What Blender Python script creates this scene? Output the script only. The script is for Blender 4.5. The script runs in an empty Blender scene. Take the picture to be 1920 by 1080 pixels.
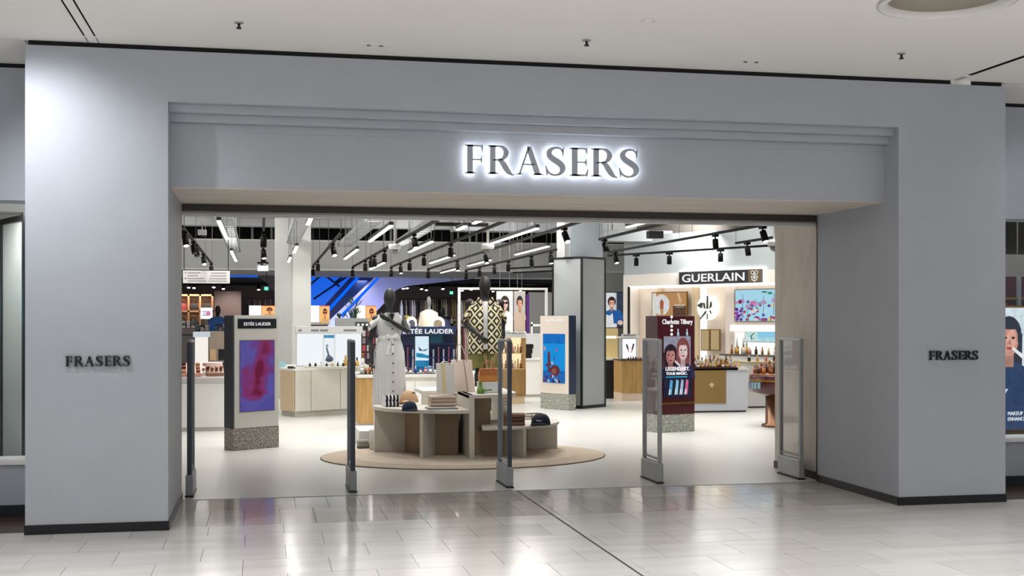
import bpy, bmesh, math, random
from mathutils import Vector, Matrix, noise
random.seed(7)
sc = bpy.context.scene
COL = sc.collection
R = math.radians
# ------------------------------------------------------------------ camera (metres: x along the shop front, y into the shop, z up)
CAM_H, CAM_YAW, FPX, HOR = 1.7, 11.6, 2267.0, 598.0
cam = bpy.data.objects.new('camera', bpy.data.cameras.new('camera'))
COL.objects.link(cam)
cam.location = (0, 0, CAM_H)
cam.rotation_euler = (R(90), 0, R(-CAM_YAW))
cam.data.sensor_width = 36
cam.data.lens = 36 * FPX / 1920
cam.data.shift_y = (HOR - 540) / 1920
cam.data.clip_end = 200
sc.camera = cam
# ------------------------------------------------------------------ view, world, lamps
sc.view_settings.view_transform = 'Standard'
sc.view_settings.look = 'None'
sc.view_settings.gamma = 1
sc.view_settings.exposure = 0.0
sc.view_settings.use_curve_mapping = False
sc.cycles.use_denoising = True
sc.cycles.max_bounces = 7
sc.cycles.diffuse_bounces = 4
sc.cycles.glossy_bounces = 4
sc.cycles.transparent_max_bounces = 12
sc.cycles.sample_clamp_indirect = 6
sc.cycles.caustics_reflective = False
sc.cycles.caustics_refractive = False
W = bpy.data.worlds.new('mall_ambience'); sc.world = W; W.use_nodes = True
W.node_tree.nodes['Background'].inputs[0].default_value = (0.78, 0.87, 1.0, 1)
W.node_tree.nodes['Background'].inputs[1].default_value = 0.56
def area(name, loc, sx, sy, power, col=(1, 1, 1), rot=(0, 0, 0), shape='RECTANGLE', parent=None, spread=180):
    l = bpy.data.lights.new(name, 'AREA'); l.shape = shape; l.size = sx; l.size_y = sy
    l.energy = power; l.color = col; l.spread = R(spread)
    o = bpy.data.objects.new(name, l); COL.objects.link(o); o.location = loc; o.rotation_euler = rot
    if parent: o.parent = parent
    return o
def spot(name, loc, target, power, angle, blend=.6, col=(1, 1, 1), r=.05):
    l = bpy.data.lights.new(name, 'SPOT'); l.energy = power; l.spot_size = R(angle); l.spot_blend = blend
    l.color = col; l.shadow_soft_size = r
    o = bpy.data.objects.new(name, l); COL.objects.link(o); o.location = loc
    o.rotation_euler = (Vector(target) - Vector(loc)).to_track_quat('-Z', 'Y').to_euler()
    return o
# mall downlights over the walkway in front of the shop
for x in (-4.6, -1.5, 1.6, 4.7, 7.8, 10.9):
    for y in (-1.5, 2.0, 4.8, 7.3):
        area('mall_downlight_lamp', (x, y, 3.86), .5, .5, 44 if x < -1 else 30, (1.0, .98, .965), shape='DISK', spread=98 if y > 7 else 115)
spot('wall_washer_lamp', (-2.3, 9.05, 3.84), (-1.62, 10.15, 2.75), 185, 78, 1.0, (.92, .96, 1.0), .06)
spot('wall_washer_lamp', (7.6, 9.5, 3.84), (7.4, 10.6, 2.4), 25, 95, .9, (.92, .96, 1.0), .06)
# unseen area lights added to brighten the shop's front zone, above the lintel sightline
for x in (-.2, 1.6, 3.4, 5.2, 7.2, 9.0):
    for y in (16.4, 19.2):
        area('shop_ceiling_fill', (x, y, 3.62), .6, 2.0, 27, (1.0, .975, .95), spread=100)
for x in (-3.4, -.9, 3.2, 5.0, 9.2):  # rear fill lights, also added; the back row tilts to brighten the bulkhead
    for y in (22.5, 25.4):
        area('shop_ceiling_fill', (x, y, 3.95 if y < 25 else 4.14), .4, 2.2, 64 if y < 25 else 110, (1.0, .97, .93), (0, 0, 0) if y < 25 else (R(42), 0, 0))
for x in (-2.8, 3.6, 9.2):  # hidden uplights added to lift the dark shop ceiling
    for y in (20.0, 24.0, 29.8):
        area('shop_uplight_fill', (x, y, 3.45), .3, 1.6, 11, (1.0, .98, .96), (R(180), 0, 0))
for x in (-2.6, -6.4, 7.6):  # fill lights added over the window decks to brighten the displays
    area('window_lamp', (x, 11.35, 2.68), 1.2, .12, 26, (1.0, .98, .95))
for x in (-3, 3, 9):
    area('back_hall_lamp', (x, 39, 2.9), .3, 3, 40, (1.0, .9, .78))
# aimed track spotlights over the entrance podium
for loc, tgt, p in (((.6, 12.7, 3.5), (1.55, 15.7, 1.4), 150), ((3.2, 12.6, 3.5), (2.7, 16.4, 1.5), 150), ((2.2, 12.4, 3.5), (2.3, 15.2, .7), 90), ((-1.2, 13.2, 3.5), (-.1, 16.2, 1.1), 70), ((5.2, 14.6, 3.5), (6.1, 17.4, 1.2), 50), ((4.2, 19.2, 3.5), (5.4, 22.2, 1.2), 60)):
    spot('track_spot_lamp', loc, tgt, p, 40, .7, (1, .98, .95), .06)
# ------------------------------------------------------------------ survey of the photograph: a measured pixel -> metres on a real plane
_c, _s = math.cos(R(CAM_YAW)), math.sin(R(CAM_YAW))
def ray(px, py):
    a, b = (px - 960) / FPX, (HOR - py) / FPX
    return a * _c + _s, -a * _s + _c, b
def at(px, py, Y):                       # on the vertical plane y = Y
    r = ray(px, py); t = Y / r[1]
    return Vector((r[0] * t, Y, CAM_H + r[2] * t))
def fl(px, py, z=0.0):                   # on the horizontal plane z
    r = ray(px, py); t = (z - CAM_H) / r[2]
    return Vector((r[0] * t, r[1] * t, z))
def on(px, py, P, rot):                  # on the vertical plane through P turned by rot degrees: (distance along it, height)
    r = ray(px, py); ux, uy = math.cos(R(rot)), math.sin(R(rot))
    nx, ny = -uy, ux
    t = (P[0] * nx + P[1] * ny) / (r[0] * nx + r[1] * ny)
    x, y = r[0] * t - P[0], r[1] * t - P[1]
    return x * ux + y * uy, CAM_H + r[2] * t
def ppm(px, Y):                          # metres per pixel at column px on plane y = Y
    return abs(at(px + 1, 598, Y).x - at(px, 598, Y).x)
# ------------------------------------------------------------------ materials
_M = {}
def lin(c):
    return tuple(((v / 255) / 12.92 if v / 255 <= .04045 else ((v / 255 + .055) / 1.055) ** 2.4) for v in c)
def mat(name, rgb=(200, 200, 200), rough=.5, metal=0.0, emit=0.0, noise=None, bump=0.0, bscale=60, spec=.5, coat=0.0):
    if name in _M: return _M[name]
    m = bpy.data.materials.new(name); m.use_nodes = True; nt = m.node_tree; b = nt.nodes['Principled BSDF']
    c = lin(rgb) + (1,)
    b.inputs['Base Color'].default_value = c; b.inputs['Roughness'].default_value = rough; b.inputs['Metallic'].default_value = metal
    b.inputs['Specular IOR Level'].default_value = spec; b.inputs['Coat Weight'].default_value = coat
    if emit:
        b.inputs['Emission Color'].default_value = c; b.inputs['Emission Strength'].default_value = emit
    tc = nt.nodes.new('ShaderNodeTexCoord')
    sc_, amt = noise if noise else (4.0, .04)
    n = nt.nodes.new('ShaderNodeTexNoise'); n.inputs['Scale'].default_value = sc_; n.inputs['Detail'].default_value = 4
    nt.links.new(tc.outputs['Object'], n.inputs['Vector'])
    mx = nt.nodes.new('ShaderNodeMix'); mx.data_type = 'RGBA'
    lo = tuple(max(0, v * (1 - amt)) for v in c[:3]) + (1,); hi = tuple(min(1, v * (1 + amt)) for v in c[:3]) + (1,)
    mx.inputs[6].default_value = lo; mx.inputs[7].default_value = hi
    nt.links.new(n.outputs['Fac'], mx.inputs[0]); nt.links.new(mx.outputs[2], b.inputs['Base Color'])
    if bump:
        n2 = nt.nodes.new('ShaderNodeTexNoise'); n2.inputs['Scale'].default_value = bscale; n2.inputs['Detail'].default_value = 3
        nt.links.new(tc.outputs['Object'], n2.inputs['Vector'])
        bp = nt.nodes.new('ShaderNodeBump'); bp.inputs['Strength'].default_value = bump; bp.inputs['Distance'].default_value = .01
        nt.links.new(n2.outputs['Fac'], bp.inputs['Height']); nt.links.new(bp.outputs[0], b.inputs['Normal'])
    _M[name] = m
    return m
def glow(name, rgb, k):                  # something that gives off light
    if name in _M: return _M[name]
    m = bpy.data.materials.new(name); m.use_nodes = True; nt = m.node_tree
    nt.nodes.remove(nt.nodes['Principled BSDF'])
    e = nt.nodes.new('ShaderNodeEmission'); e.inputs[0].default_value = lin(rgb) + (1,); e.inputs[1].default_value = k
    if name.startswith('print_'):            # printed pictures: mottled, not flat, colour
        tc = nt.nodes.new('ShaderNodeTexCoord'); n = nt.nodes.new('ShaderNodeTexNoise'); n.inputs['Scale'].default_value = 14; n.inputs['Detail'].default_value = 3
        mx = nt.nodes.new('ShaderNodeMix'); mx.data_type = 'RGBA'; c = lin(rgb)
        mx.inputs[6].default_value = tuple(v * .62 for v in c) + (1,); mx.inputs[7].default_value = tuple(min(1, v * 1.35 + .02) for v in c) + (1,)
        nt.links.new(tc.outputs['Object'], n.inputs['Vector']); nt.links.new(n.outputs['Fac'], mx.inputs[0]); nt.links.new(mx.outputs[2], e.inputs[0])
    nt.links.new(e.outputs[0], nt.nodes['Material Output'].inputs[0]); _M[name] = m
    return m
def glass(name, tint=(.93, .95, .95), refl=.9):
    if name in _M: return _M[name]
    m = bpy.data.materials.new(name); m.use_nodes = True; nt = m.node_tree
    nt.nodes.remove(nt.nodes['Principled BSDF'])
    t = nt.nodes.new('ShaderNodeBsdfTransparent'); t.inputs[0].default_value = tint + (1,)
    g = nt.nodes.new('ShaderNodeBsdfGlossy'); g.inputs['Roughness'].default_value = .02
    f = nt.nodes.new('ShaderNodeFresnel'); f.inputs[0].default_value = 1.45
    k = nt.nodes.new('ShaderNodeMath'); k.operation = 'MULTIPLY'; k.inputs[1].default_value = refl
    mx = nt.nodes.new('ShaderNodeMixShader')
    nt.links.new(f.outputs[0], k.inputs[0]); nt.links.new(k.outputs[0], mx.inputs[0])
    nt.links.new(t.outputs[0], mx.inputs[1]); nt.links.new(g.outputs[0], mx.inputs[2])
    nt.links.new(mx.outputs[0], nt.nodes['Material Output'].inputs[0]); _M[name] = m
    return m
def ramp_mat(name, stops, scale, detail=2, emit=0, rough=.4, stretch=(1, 1, 1), tex='noise', distort=0.0, bump=0):
    if name in _M: return _M[name]
    m = bpy.data.materials.new(name); m.use_nodes = True; nt = m.node_tree; b = nt.nodes['Principled BSDF']
    tc = nt.nodes.new('ShaderNodeTexCoord'); mp = nt.nodes.new('ShaderNodeMapping'); mp.inputs['Scale'].default_value = stretch
    nt.links.new(tc.outputs['Object'], mp.inputs[0])
    if tex == 'noise':
        n = nt.nodes.new('ShaderNodeTexNoise'); n.inputs['Scale'].default_value = scale; n.inputs['Detail'].default_value = detail
        n.inputs['Distortion'].default_value = distort; out = n.outputs['Fac']
    else:
        n = nt.nodes.new('ShaderNodeTexVoronoi'); n.inputs['Scale'].default_value = scale; out = n.outputs['Distance']
    nt.links.new(mp.outputs[0], n.inputs['Vector'])
    r = nt.nodes.new('ShaderNodeValToRGB'); nt.links.new(out, r.inputs[0])
    el = r.color_ramp.elements
    while len(el) < len(stops): el.new(.5)
    for e, (p, c) in zip(el, stops): e.position = p; e.color = lin(c) + (1,)
    b.inputs['Roughness'].default_value = rough
    nt.links.new(r.outputs[0], b.inputs['Base Color'])
    if emit:
        b.inputs['Base Color'].default_value = (0, 0, 0, 1); nt.links.remove(b.inputs['Base Color'].links[0])
        nt.links.new(r.outputs[0], b.inputs['Emission Color']); b.inputs['Emission Strength'].default_value = emit
    if bump:
        bp = nt.nodes.new('ShaderNodeBump'); bp.inputs['Strength'].default_value = bump; bp.inputs['Distance'].default_value = .01
        nt.links.new(out, bp.inputs['Height']); nt.links.new(bp.outputs[0], b.inputs['Normal'])
    _M[name] = m
    return m
# ------------------------------------------------------------------ mesh builder
class MB:
    def __init__(s): s.v = []; s.f = []; s.sm = []; s.mi = []
    def add(s, vs, fs, smooth=False, mi=0):
        o = len(s.v); s.v += [tuple(p) for p in vs]
        for f in fs: s.f.append(tuple(i + o for i in f)); s.sm.append(smooth); s.mi.append(mi)
        return s
    def box(s, x0, x1, y0, y1, z0, z1):
        return s.add([(x, y, z) for z in (z0, z1) for y in (y0, y1) for x in (x0, x1)],
                     [(0, 2, 3, 1), (4, 5, 7, 6), (0, 1, 5, 4), (2, 6, 7, 3), (0, 4, 6, 2), (1, 3, 7, 5)])
    def prism(s, pts, a, b, ax='z', smooth=False):
        n = len(pts)
        mk = {'z': lambda p, h: (p[0], p[1], h), 'y': lambda p, h: (p[0], h, p[1]), 'x': lambda p, h: (h, p[0], p[1])}[ax]
        vs = [mk(p, a) for p in pts] + [mk(p, b) for p in pts]
        s.add(vs, [tuple(range(n))[::-1], tuple(range(n, 2 * n))])
        o = len(s.v) - 2 * n
        for i in range(n):
            j = (i + 1) % n
            s.f.append((o + i, o + j, o + n + j, o + n + i)); s.sm.append(smooth); s.mi.append(0)
        return s
    def loft(s, rings, caps=True, smooth=True, closed=True):
        n = len(rings[0]); vs = [p for r in rings for p in r]; fs = []
        for k in range(len(rings) - 1):
            for i in range(n if closed else n - 1):
                j = (i + 1) % n
                fs.append((k * n + i, k * n + j, (k + 1) * n + j, (k + 1) * n + i))
        if caps:
            fs.append(tuple(range(n))[::-1]); fs.append(tuple(range((len(rings) - 1) * n, len(rings) * n)))
        return s.add(vs, fs, smooth)
    def pathtube(s, pts, rad, n=8, caps=True):
        pts = [Vector(p) for p in pts]; rads = rad if isinstance(rad, (list, tuple)) else [rad] * len(pts)
        rings = []; up = Vector((0, 0, 1))
        for i, p in enumerate(pts):
            d = (pts[min(i + 1, len(pts) - 1)] - pts[max(i - 1, 0)]).normalized()
            a = d.cross(up)
            if a.length < 1e-3: a = d.cross(Vector((0, 1, 0)))
            a.normalize(); b = d.cross(a)
            rings.append([p + (a * math.cos(t) + b * math.sin(t)) * rads[i] for t in [2 * math.pi * k / n for k in range(n)]])
        return s.loft(rings, caps)
    def tube(s, p0, p1, r, n=10, r2=None): return s.pathtube([p0, p1], [r, r if r2 is None else r2], n)
    def lathe(s, prof, n=24, cx=0, cy=0, caps=True):
        rings = [[(cx + r * math.cos(2 * math.pi * k / n), cy + r * math.sin(2 * math.pi * k / n), z) for k in range(n)] for r, z in prof]
        return s.loft(rings, caps)
    def ell(s, c, rx, ry, rz, n=16, m=10):
        rings = []
        for k in range(m + 1):
            t = math.pi * k / m; q = max(math.sin(t), .02)
            rings.append([(c[0] + rx * q * math.cos(2 * math.pi * i / n), c[1] + ry * q * math.sin(2 * math.pi * i / n), c[2] - rz * math.cos(t)) for i in range(n)])
        return s.loft(rings)
    def arc(s, cx, cy, r0, r1, a0, a1, z0, z1, n=24):           # a curved slab (ring sector)
        o = [(cx + r1 * math.cos(R(a0 + (a1 - a0) * k / n)), cy + r1 * math.sin(R(a0 + (a1 - a0) * k / n))) for k in range(n + 1)]
        i = [(cx + r0 * math.cos(R(a0 + (a1 - a0) * k / n)), cy + r0 * math.sin(R(a0 + (a1 - a0) * k / n))) for k in range(n + 1)][::-1] if r0 > 0 else [(cx, cy)]
        return s.prism(o + i, z0, z1)
    def mesh(s, name):
        me = bpy.data.meshes.new(name); me.from_pydata(s.v, [], s.f)
        me.polygons.foreach_set('use_smooth', s.sm); me.polygons.foreach_set('material_index', s.mi); me.update()
        bm = bmesh.new(); bm.from_mesh(me); bmesh.ops.recalc_face_normals(bm, faces=bm.faces); bm.to_mesh(me); bm.free()
        return me
    def build(s, name, m, parent=None, bevel=0, loc=None, rotz=0, kind=None):
        me = s.mesh(name)
        for q in (m if isinstance(m, list) else [m]): me.materials.append(q)
        o = bpy.data.objects.new(name, me); COL.objects.link(o)
        if parent: o.parent = parent
        if loc is not None: o.location = loc
        if rotz: o.rotation_euler.z = R(rotz)
        if bevel:
            b = o.modifiers.new('edge', 'BEVEL'); b.width = bevel; b.segments = 2; b.limit_method = 'ANGLE'; b.angle_limit = R(40)
        if kind: o['kind'] = kind
        return o
    def bx(s, *a): return s.box(*a)
def thing(name, label, cat, loc=(0, 0, 0), rotz=0, group=None):
    o = bpy.data.objects.new(name, None); COL.objects.link(o); o.empty_display_size = .1
    o.location = loc; o.rotation_euler = (0, 0, R(rotz)); o['label'] = label; o['category'] = cat
    if group: o['group'] = group
    return o
def tag(o, label, cat, group=None):
    o['label'] = label; o['category'] = cat
    if group: o['group'] = group
    return o
def copy_tree(o, parent=None):
    c = o.copy(); COL.objects.link(c); c.parent = parent
    for ch in o.children: copy_tree(ch, c)
    return c
def dup(root, loc, rotz=None, label=None, group=None):
    kids = list(root.children); c = root.copy(); COL.objects.link(c); c.location = loc
    if rotz is not None: c.rotation_euler = (0, 0, R(rotz))
    if label: c['label'] = label
    if group: c['group'] = group
    for k in kids: copy_tree(k, c)
    return c
def struct(name, mb, m, parent=None, bevel=0):
    return mb.build(name, m, parent, bevel, kind=None if parent else 'structure')
def box(x0, x1, y0, y1, z0, z1): return MB().box(x0, x1, y0, y1, z0, z1)
ORD = ['first', 'second', 'third', 'fourth', 'fifth', 'sixth', 'seventh', 'eighth', 'ninth', 'tenth', 'eleventh', 'twelfth', 'thirteenth', 'fourteenth', 'fifteenth', 'sixteenth', 'seventeenth', 'eighteenth']
# ------------------------------------------------------------------ lettering and print
_T = {}
def text_geo(s, bold=0.0):
    k = (s, bold)
    if k not in _T:
        cu = bpy.data.curves.new('lettering', 'FONT'); cu.body = s; cu.size = 1; cu.resolution_u = 3; cu.extrude = .5; cu.offset = bold
        o = bpy.data.objects.new('lettering', cu); COL.objects.link(o)
        me = bpy.data.meshes.new_from_object(o.evaluated_get(bpy.context.evaluated_depsgraph_get()))
        vs = [v.co.copy() for v in me.vertices]; fs = [tuple(p.vertices) for p in me.polygons]
        bpy.data.objects.remove(o); bpy.data.curves.remove(cu); bpy.data.meshes.remove(me)
        _T[k] = (vs, fs)
    return _T[k]
def text(parent, s, x0, x1, z0, z1, y, m, depth=.006, bold=0.0, name='lettering'):   # fills the box, faces local -y
    vs, fs = text_geo(s, bold)
    ax, bx_ = min(v.x for v in vs), max(v.x for v in vs); az, bz = min(v.y for v in vs), max(v.y for v in vs)
    mb = MB(); mb.add([(x0 + (v.x - ax) / (bx_ - ax) * (x1 - x0), y - (v.z + .5) * depth, z0 + (v.y - az) / (bz - az) * (z1 - z0)) for v in vs], fs)
    return mb.build(name, m, parent)
def E_(cx, cy, rx, ry, a0=0, a1=360, n=20):
    return [(cx + rx * math.cos(R(a0 + (a1 - a0) * k / n)), cy + ry * math.sin(R(a0 + (a1 - a0) * k / n))) for k in range(n if a1 - a0 == 360 else n + 1)]
def Q_(x0, y0, x1, y1): return [(x0, y0), (x1, y0), (x1, y1), (x0, y1)]
_pc = {}
def graphic(parent, x0, x1, z0, z1, y, shapes, emit=0.0, name='print', step=.0012):
    mb = MB(); ms = []; idx = {}
    for i, (c, pts) in enumerate(shapes):
        key = (c, emit)
        if key not in _pc:
            nm = 'print_%d_%d_%d_%d' % (c + (int(emit * 100),))
            _pc[key] = glow(nm, c, emit) if emit else mat(nm, c, .45)
        if key not in idx: idx[key] = len(ms); ms.append(_pc[key])
        yy = y - step * (i + 1)
        mb.add([(x0 + p[0] * (x1 - x0), yy, z0 + p[1] * (z1 - z0)) for p in pts], [tuple(range(len(pts)))], mi=idx[key])
    return mb.build(name, ms, parent)
def portrait(cx, cy, s, skin, hair, cloth, asp=1.0, glasses=None, long=False, lips=(160, 60, 60)):
    k = s * asp; o = []
    if long: o.append((hair, [(cx - .58 * k, cy - .9 * s), (cx + .58 * k, cy - .9 * s), (cx + .60 * k, cy + .2 * s), (cx - .60 * k, cy + .2 * s)]))
    o.append((hair, E_(cx, cy + .18 * s, .56 * k, .62 * s)))
    o.append((cloth, [(cx - 1.1 * k, cy - 1.7 * s), (cx + 1.1 * k, cy - 1.7 * s), (cx + .95 * k, cy - 1.05 * s), (cx + .25 * k, cy - .75 * s), (cx - .25 * k, cy - .75 * s), (cx - .95 * k, cy - 1.05 * s)]))
    dk = tuple(int(v * .82) for v in skin)
    o.append((dk, [(cx - .2 * k, cy - .95 * s), (cx + .2 * k, cy - .95 * s), (cx + .22 * k, cy - .3 * s), (cx - .22 * k, cy - .3 * s)]))
    o.append((skin, E_(cx, cy - .04 * s, .41 * k, .54 * s)))
    lt = tuple(min(255, int(v * 1.08 + 6)) for v in skin)
    o.append((dk, [(cx - .41 * k, cy - .05 * s), (cx - .27 * k, cy - .12 * s), (cx - .20 * k, cy - .42 * s), (cx - .30 * k, cy - .36 * s)]))
    o.append((lt, E_(cx + .10 * k, cy - .02 * s, .22 * k, .34 * s)))
    o.append((hair, E_(cx, cy + .28 * s, .47 * k, .30 * s, 12, 168)))
    o.append((hair, [(cx - .46 * k, cy + .36 * s), (cx - .36 * k, cy + .30 * s), (cx - .38 * k, cy - .1 * s), (cx - .47 * k, cy - .05 * s)]))
    o.append((hair, [(cx + .46 * k, cy + .36 * s), (cx + .36 * k, cy + .30 * s), (cx + .38 * k, cy - .1 * s), (cx + .47 * k, cy - .05 * s)]))
    if glasses:
        o += [(glasses, E_(cx - .2 * k, cy + .06 * s, .2 * k, .15 * s)), (glasses, E_(cx + .2 * k, cy + .06 * s, .2 * k, .15 * s))]
    else:
        o += [((40, 30, 30), E_(cx - .17 * k, cy + .05 * s, .08 * k, .045 * s)), ((40, 30, 30), E_(cx + .17 * k, cy + .05 * s, .08 * k, .045 * s))]
    o.append((dk, [(cx - .05 * k, cy - .16 * s), (cx + .07 * k, cy - .16 * s), (cx + .02 * k, cy + .06 * s)]))
    o.append((lips, E_(cx, cy - .31 * s, .13 * k, .05 * s)))
    return o
# ================================================================== THE SETTING
plaster = mat('grey_plaster', (172, 176, 184), .62, noise=(3, .05), bump=.04, bscale=90)
plaster_warm = ramp_mat('warm_plaster', [(.3, (202, 190, 178)), (.55, (216, 206, 196)), (.75, (208, 194, 182))], 2.2, 4, rough=.6, stretch=(.5, 2.4, 1))
ceil_m = mat('ceiling_paint', (238, 235, 231), .8, noise=(1.5, .015))
black_gap = mat('black_gap', (8, 8, 9), .8)
black_skirt = mat('black_skirting', (14, 14, 17), .35)
white_m = mat('white_lacquer', (232, 231, 228), .35)
concrete = mat('ceiling_concrete', (206, 208, 208), .85, noise=(1.2, .12))
bulk_m = mat('bulkhead_paint', (206, 208, 206), .8, noise=(.8, .06))
black_m = mat('black_metal', (16, 16, 18), .4)
dark_metal = mat('dark_metal', (74, 70, 66), .38, .6)
steel = mat('brushed_steel', (168, 170, 173), .34, .85)
# --- mall floor: bed, tiles (parts), polished threshold tiles (parts), movement joint
tile_mats = [ramp_mat('pale_stone_%s' % k, [(.25, tuple(int(v * f) for v in (196, 194, 191))), (.55, tuple(int(v * f) for v in (206, 205, 202))), (.8, tuple(int(v * f) for v in (214, 213, 211)))], 1.6, 5, rough=rg, stretch=(.5, 3.2, 1))
             for k, f, rg in (('light', 1.0, .17), ('plain', .985, .15), ('grey', .965, .19))]
sill_mats = [ramp_mat('threshold_stone_%s' % k, [(.25, tuple(int(v * f) for v in (196, 191, 187))), (.55, tuple(int(v * f) for v in (206, 202, 198))), (.8, tuple(int(v * f) for v in (214, 211, 208)))], 1.8, 5, rough=rg, stretch=(.5, 3, 1))
             for k, f, rg in (('light', 1.0, .10), ('plain', .96, .09), ('grey', .92, .12))]
floor = struct('floor', box(-30, 30, -14, 11.72, -.2, -.014), mat('floor_bed', (128, 126, 122), .5))
outer = MB().box(-30, 30, -14, 6.68, -.014, 0).box(-30, -3.6, 6.68, 10.2, -.014, 0).box(8.0, 30, 6.68, 10.2, -.014, 0).box(-30, -2.6, 10.2, 11.72, -.014, 0).box(8.6, 30, 10.2, 11.72, -.014, 0)
outer.build('outlying_stone', tile_mats[1], floor)
random.seed(3)
box(2.447, 2.463, -14, 11.71, -.0139, -.004).build('movement_joint', mat('joint_black', (26, 25, 24), .7), floor)
EXP_X = 2.455                                                # the movement joint running away from the camera
def floor_tile(x0, x1, y0, y1, m, g=.0016):
    if x0 < EXP_X < x1 and y1 < 11.8:
        if EXP_X - x0 > .03: floor_tile(x0, EXP_X - .008, y0, y1, m, g)
        if x1 - EXP_X > .03: floor_tile(EXP_X + .008, x1, y0, y1, m, g)
        return
    zt = random.uniform(-.0004, .0003)
    MB().box(x0 + g, x1 - g, y0 + g, y1 - g, -.014, zt).build('tile', m, floor)
rows = [10.2, 9.755, 9.245, 8.73, 8.215, 7.70, 7.19, 6.68]
for k in range(len(rows) - 1):
    off = -1.62 if k % 2 == 0 else -1.325
    x = off - .592 * 4
    while x < 8.0:
        a, b = max(x, -3.6), min(x + .592, 8.0)
        if b - a > .05: floor_tile(a, b, rows[k + 1], rows[k], random.choice(tile_mats))
        x += .592
brown = ramp_mat('dark_brown_stone', [(.3, (62, 44, 40)), (.7, (84, 62, 56))], 3, 4, rough=.22, stretch=(.4, 3, 1))
for k, (y0, y1) in enumerate(((10.2, 11.04), (11.04, 11.72))):
    x = -.76 + (.0 if k == 0 else -.15)
    while x < 5.70:
        w = .298
        a, b = max(x, -.76), min(x + w, 5.70)
        if b - a > .03: floor_tile(a, b, y0, y1, random.choice(sill_mats), .002)
        x += w
for x0, x1 in ((-2.6, -1.84), (6.75, 8.6)):
    n = int((x1 - x0) / .38); w = (x1 - x0) / n
    for k in range(n): floor_tile(x0 + k * w, x0 + (k + 1) * w, 10.2, 11.08, brown, .002)
# --- shop floor
shop_floor = struct('shop_floor', box(-8, 16, 11.725, 52, -.2, .002), mat('shop_floor_resin', (205, 204, 199), .32, noise=(.7, .035)))
struct('threshold_strip', box(-.76, 5.72, 11.712, 11.732, -.01, .004), steel)
# --- mall ceiling: panels with open joints, black backing above
back = struct('ceiling', box(-30, 30, -14, 11.3, 4.22, 4.3), black_gap)
def ceiling_panel(x0, x1, y0, y1, hole=None):
    mb = MB()
    if not hole: mb.box(x0, x1, y0, y1, 3.90, 3.904)
    else:
        cx, cy, r = hole; q = r * 1.25
        mb.box(x0, cx - q, y0, y1, 3.90, 3.904).box(cx + q, x1, y0, y1, 3.90, 3.904).box(cx - q, cx + q, y0, cy - q, 3.90, 3.904).box(cx - q, cx + q, cy + q, y1, 3.90, 3.904)
        n = 48; ring = []; sq = []
        for k in range(n):
            t = 2 * math.pi * k / n; c, s = math.cos(t), math.sin(t); m_ = max(abs(c), abs(s))
            ring.append((cx + r * c, cy + r * s)); sq.append((cx + q * c / m_, cy + q * s / m_))
        for za, zb in ((3.90, 3.904),):
            vs = [p + (za,) for p in ring] + [p + (za,) for p in sq] + [p + (zb,) for p in ring] + [p + (zb,) for p in sq]
            fs = []
            for k in range(n):
                j = (k + 1) % n
                fs += [(k, j, n + j, n + k), (2 * n + k, 2 * n + j, 3 * n + j, 3 * n + k), (k, j, 2 * n + j, 2 * n + k)]
            mb.add(vs, fs)
    mb.build('panel', ceil_m, back)
DISH = (4.64, 7.60, .45)
ceiling_panel(-30, -1.375, -14, 10.125); ceiling_panel(-1.36, -1.295, -14, 10.125)
ceiling_panel(-1.28, 6.215, -14, 10.125, DISH); ceiling_panel(6.275, 30, -14, 10.125)
ceiling_panel(-30, -1.86, 10.14, 11.1); ceiling_panel(6.77, 30, 10.14, 11.1)
# --- shop front: two piers, stepped header, fascia, soffit
FY, BY, XL0, XL1, XR0, XR1, ZT = 10.09, 11.75, -1.84, -.755, 5.67, 6.755, 3.86
struct('wall_left', box(XL0, XL1, FY, BY, .0, ZT), plaster)
struct('wall_right', box(XR0, XR1, FY, BY, .0, ZT), plaster)
hd = MB().box(XL1, XR0, FY, 10.42, 3.45, ZT)
struct('wall_front', hd, plaster)
st = (3.45, 3.385, 3.32, 3.255)
for k in range(3):                                             # three set-back mouldings under the header, returned down the sides
    y = FY + .085 * (k + 1)
    struct('trim_%d' % (k + 1), box(XL1, XR0, y, 10.42, st[k + 1], st[k]), plaster, bevel=.004)
struct('trim_4', box(XL1, XR0, 10.345, 10.62, 2.79, st[3]), plaster)
struct('trim_5', box(XL1, XR0, 10.62, BY + .02, 2.79, 3.4), plaster_warm)
struct('trim_6', MB().box(XL1, XR0, 10.35, BY, 2.784, 2.79), plaster_warm)
for n, x0, x1, sx in (('baseboard_left', XL0, XL1, 1), ('baseboard_right', XR0, XR1, -1)):
    mb = MB().box(x0 - .006, x1 + .006, FY - .012, FY, .0, .075)
    xi = x1 if sx > 0 else x0
    mb.box(min(xi, xi + .01 * sx), max(xi, xi + .01 * sx), FY, BY, 0, .075)
    struct(n, mb, black_skirt)
struct('shadow_gap', box(XL0 + .02, XR1 - .03, FY + .02, 10.3, ZT, 3.9), black_gap)
struct('shadow_gap_corner', box(6.20, 6.40, FY + .004, 10.2, ZT, 3.9), ceil_m)
# lintel over the opening and the inner returns
struct('lintel', box(XL1 - .02, 5.78, 11.75, 11.93, 2.715, 2.80), dark_metal, bevel=.004)
struct('lintel_edge', box(XL1 - .02, 5.80, 11.93, 12.0, 2.685, 2.80), white_m)
struct('wall_inner_right', box(5.73, 5.93, 11.76, 12.95, .0, 4.2), plaster_warm)
struct('baseboard_inner', box(5.715, 5.73, 11.78, 12.95, .0, .08), mat('brown_skirting', (52, 40, 32), .4))
struct('corner_trim', box(5.665, 5.73, 11.742, 11.765, .0, 2.72), dark_metal)
struct('wall_over_front', box(-8, 16, 11.72, 11.95, 2.80, 4.3), plaster_warm)
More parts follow.
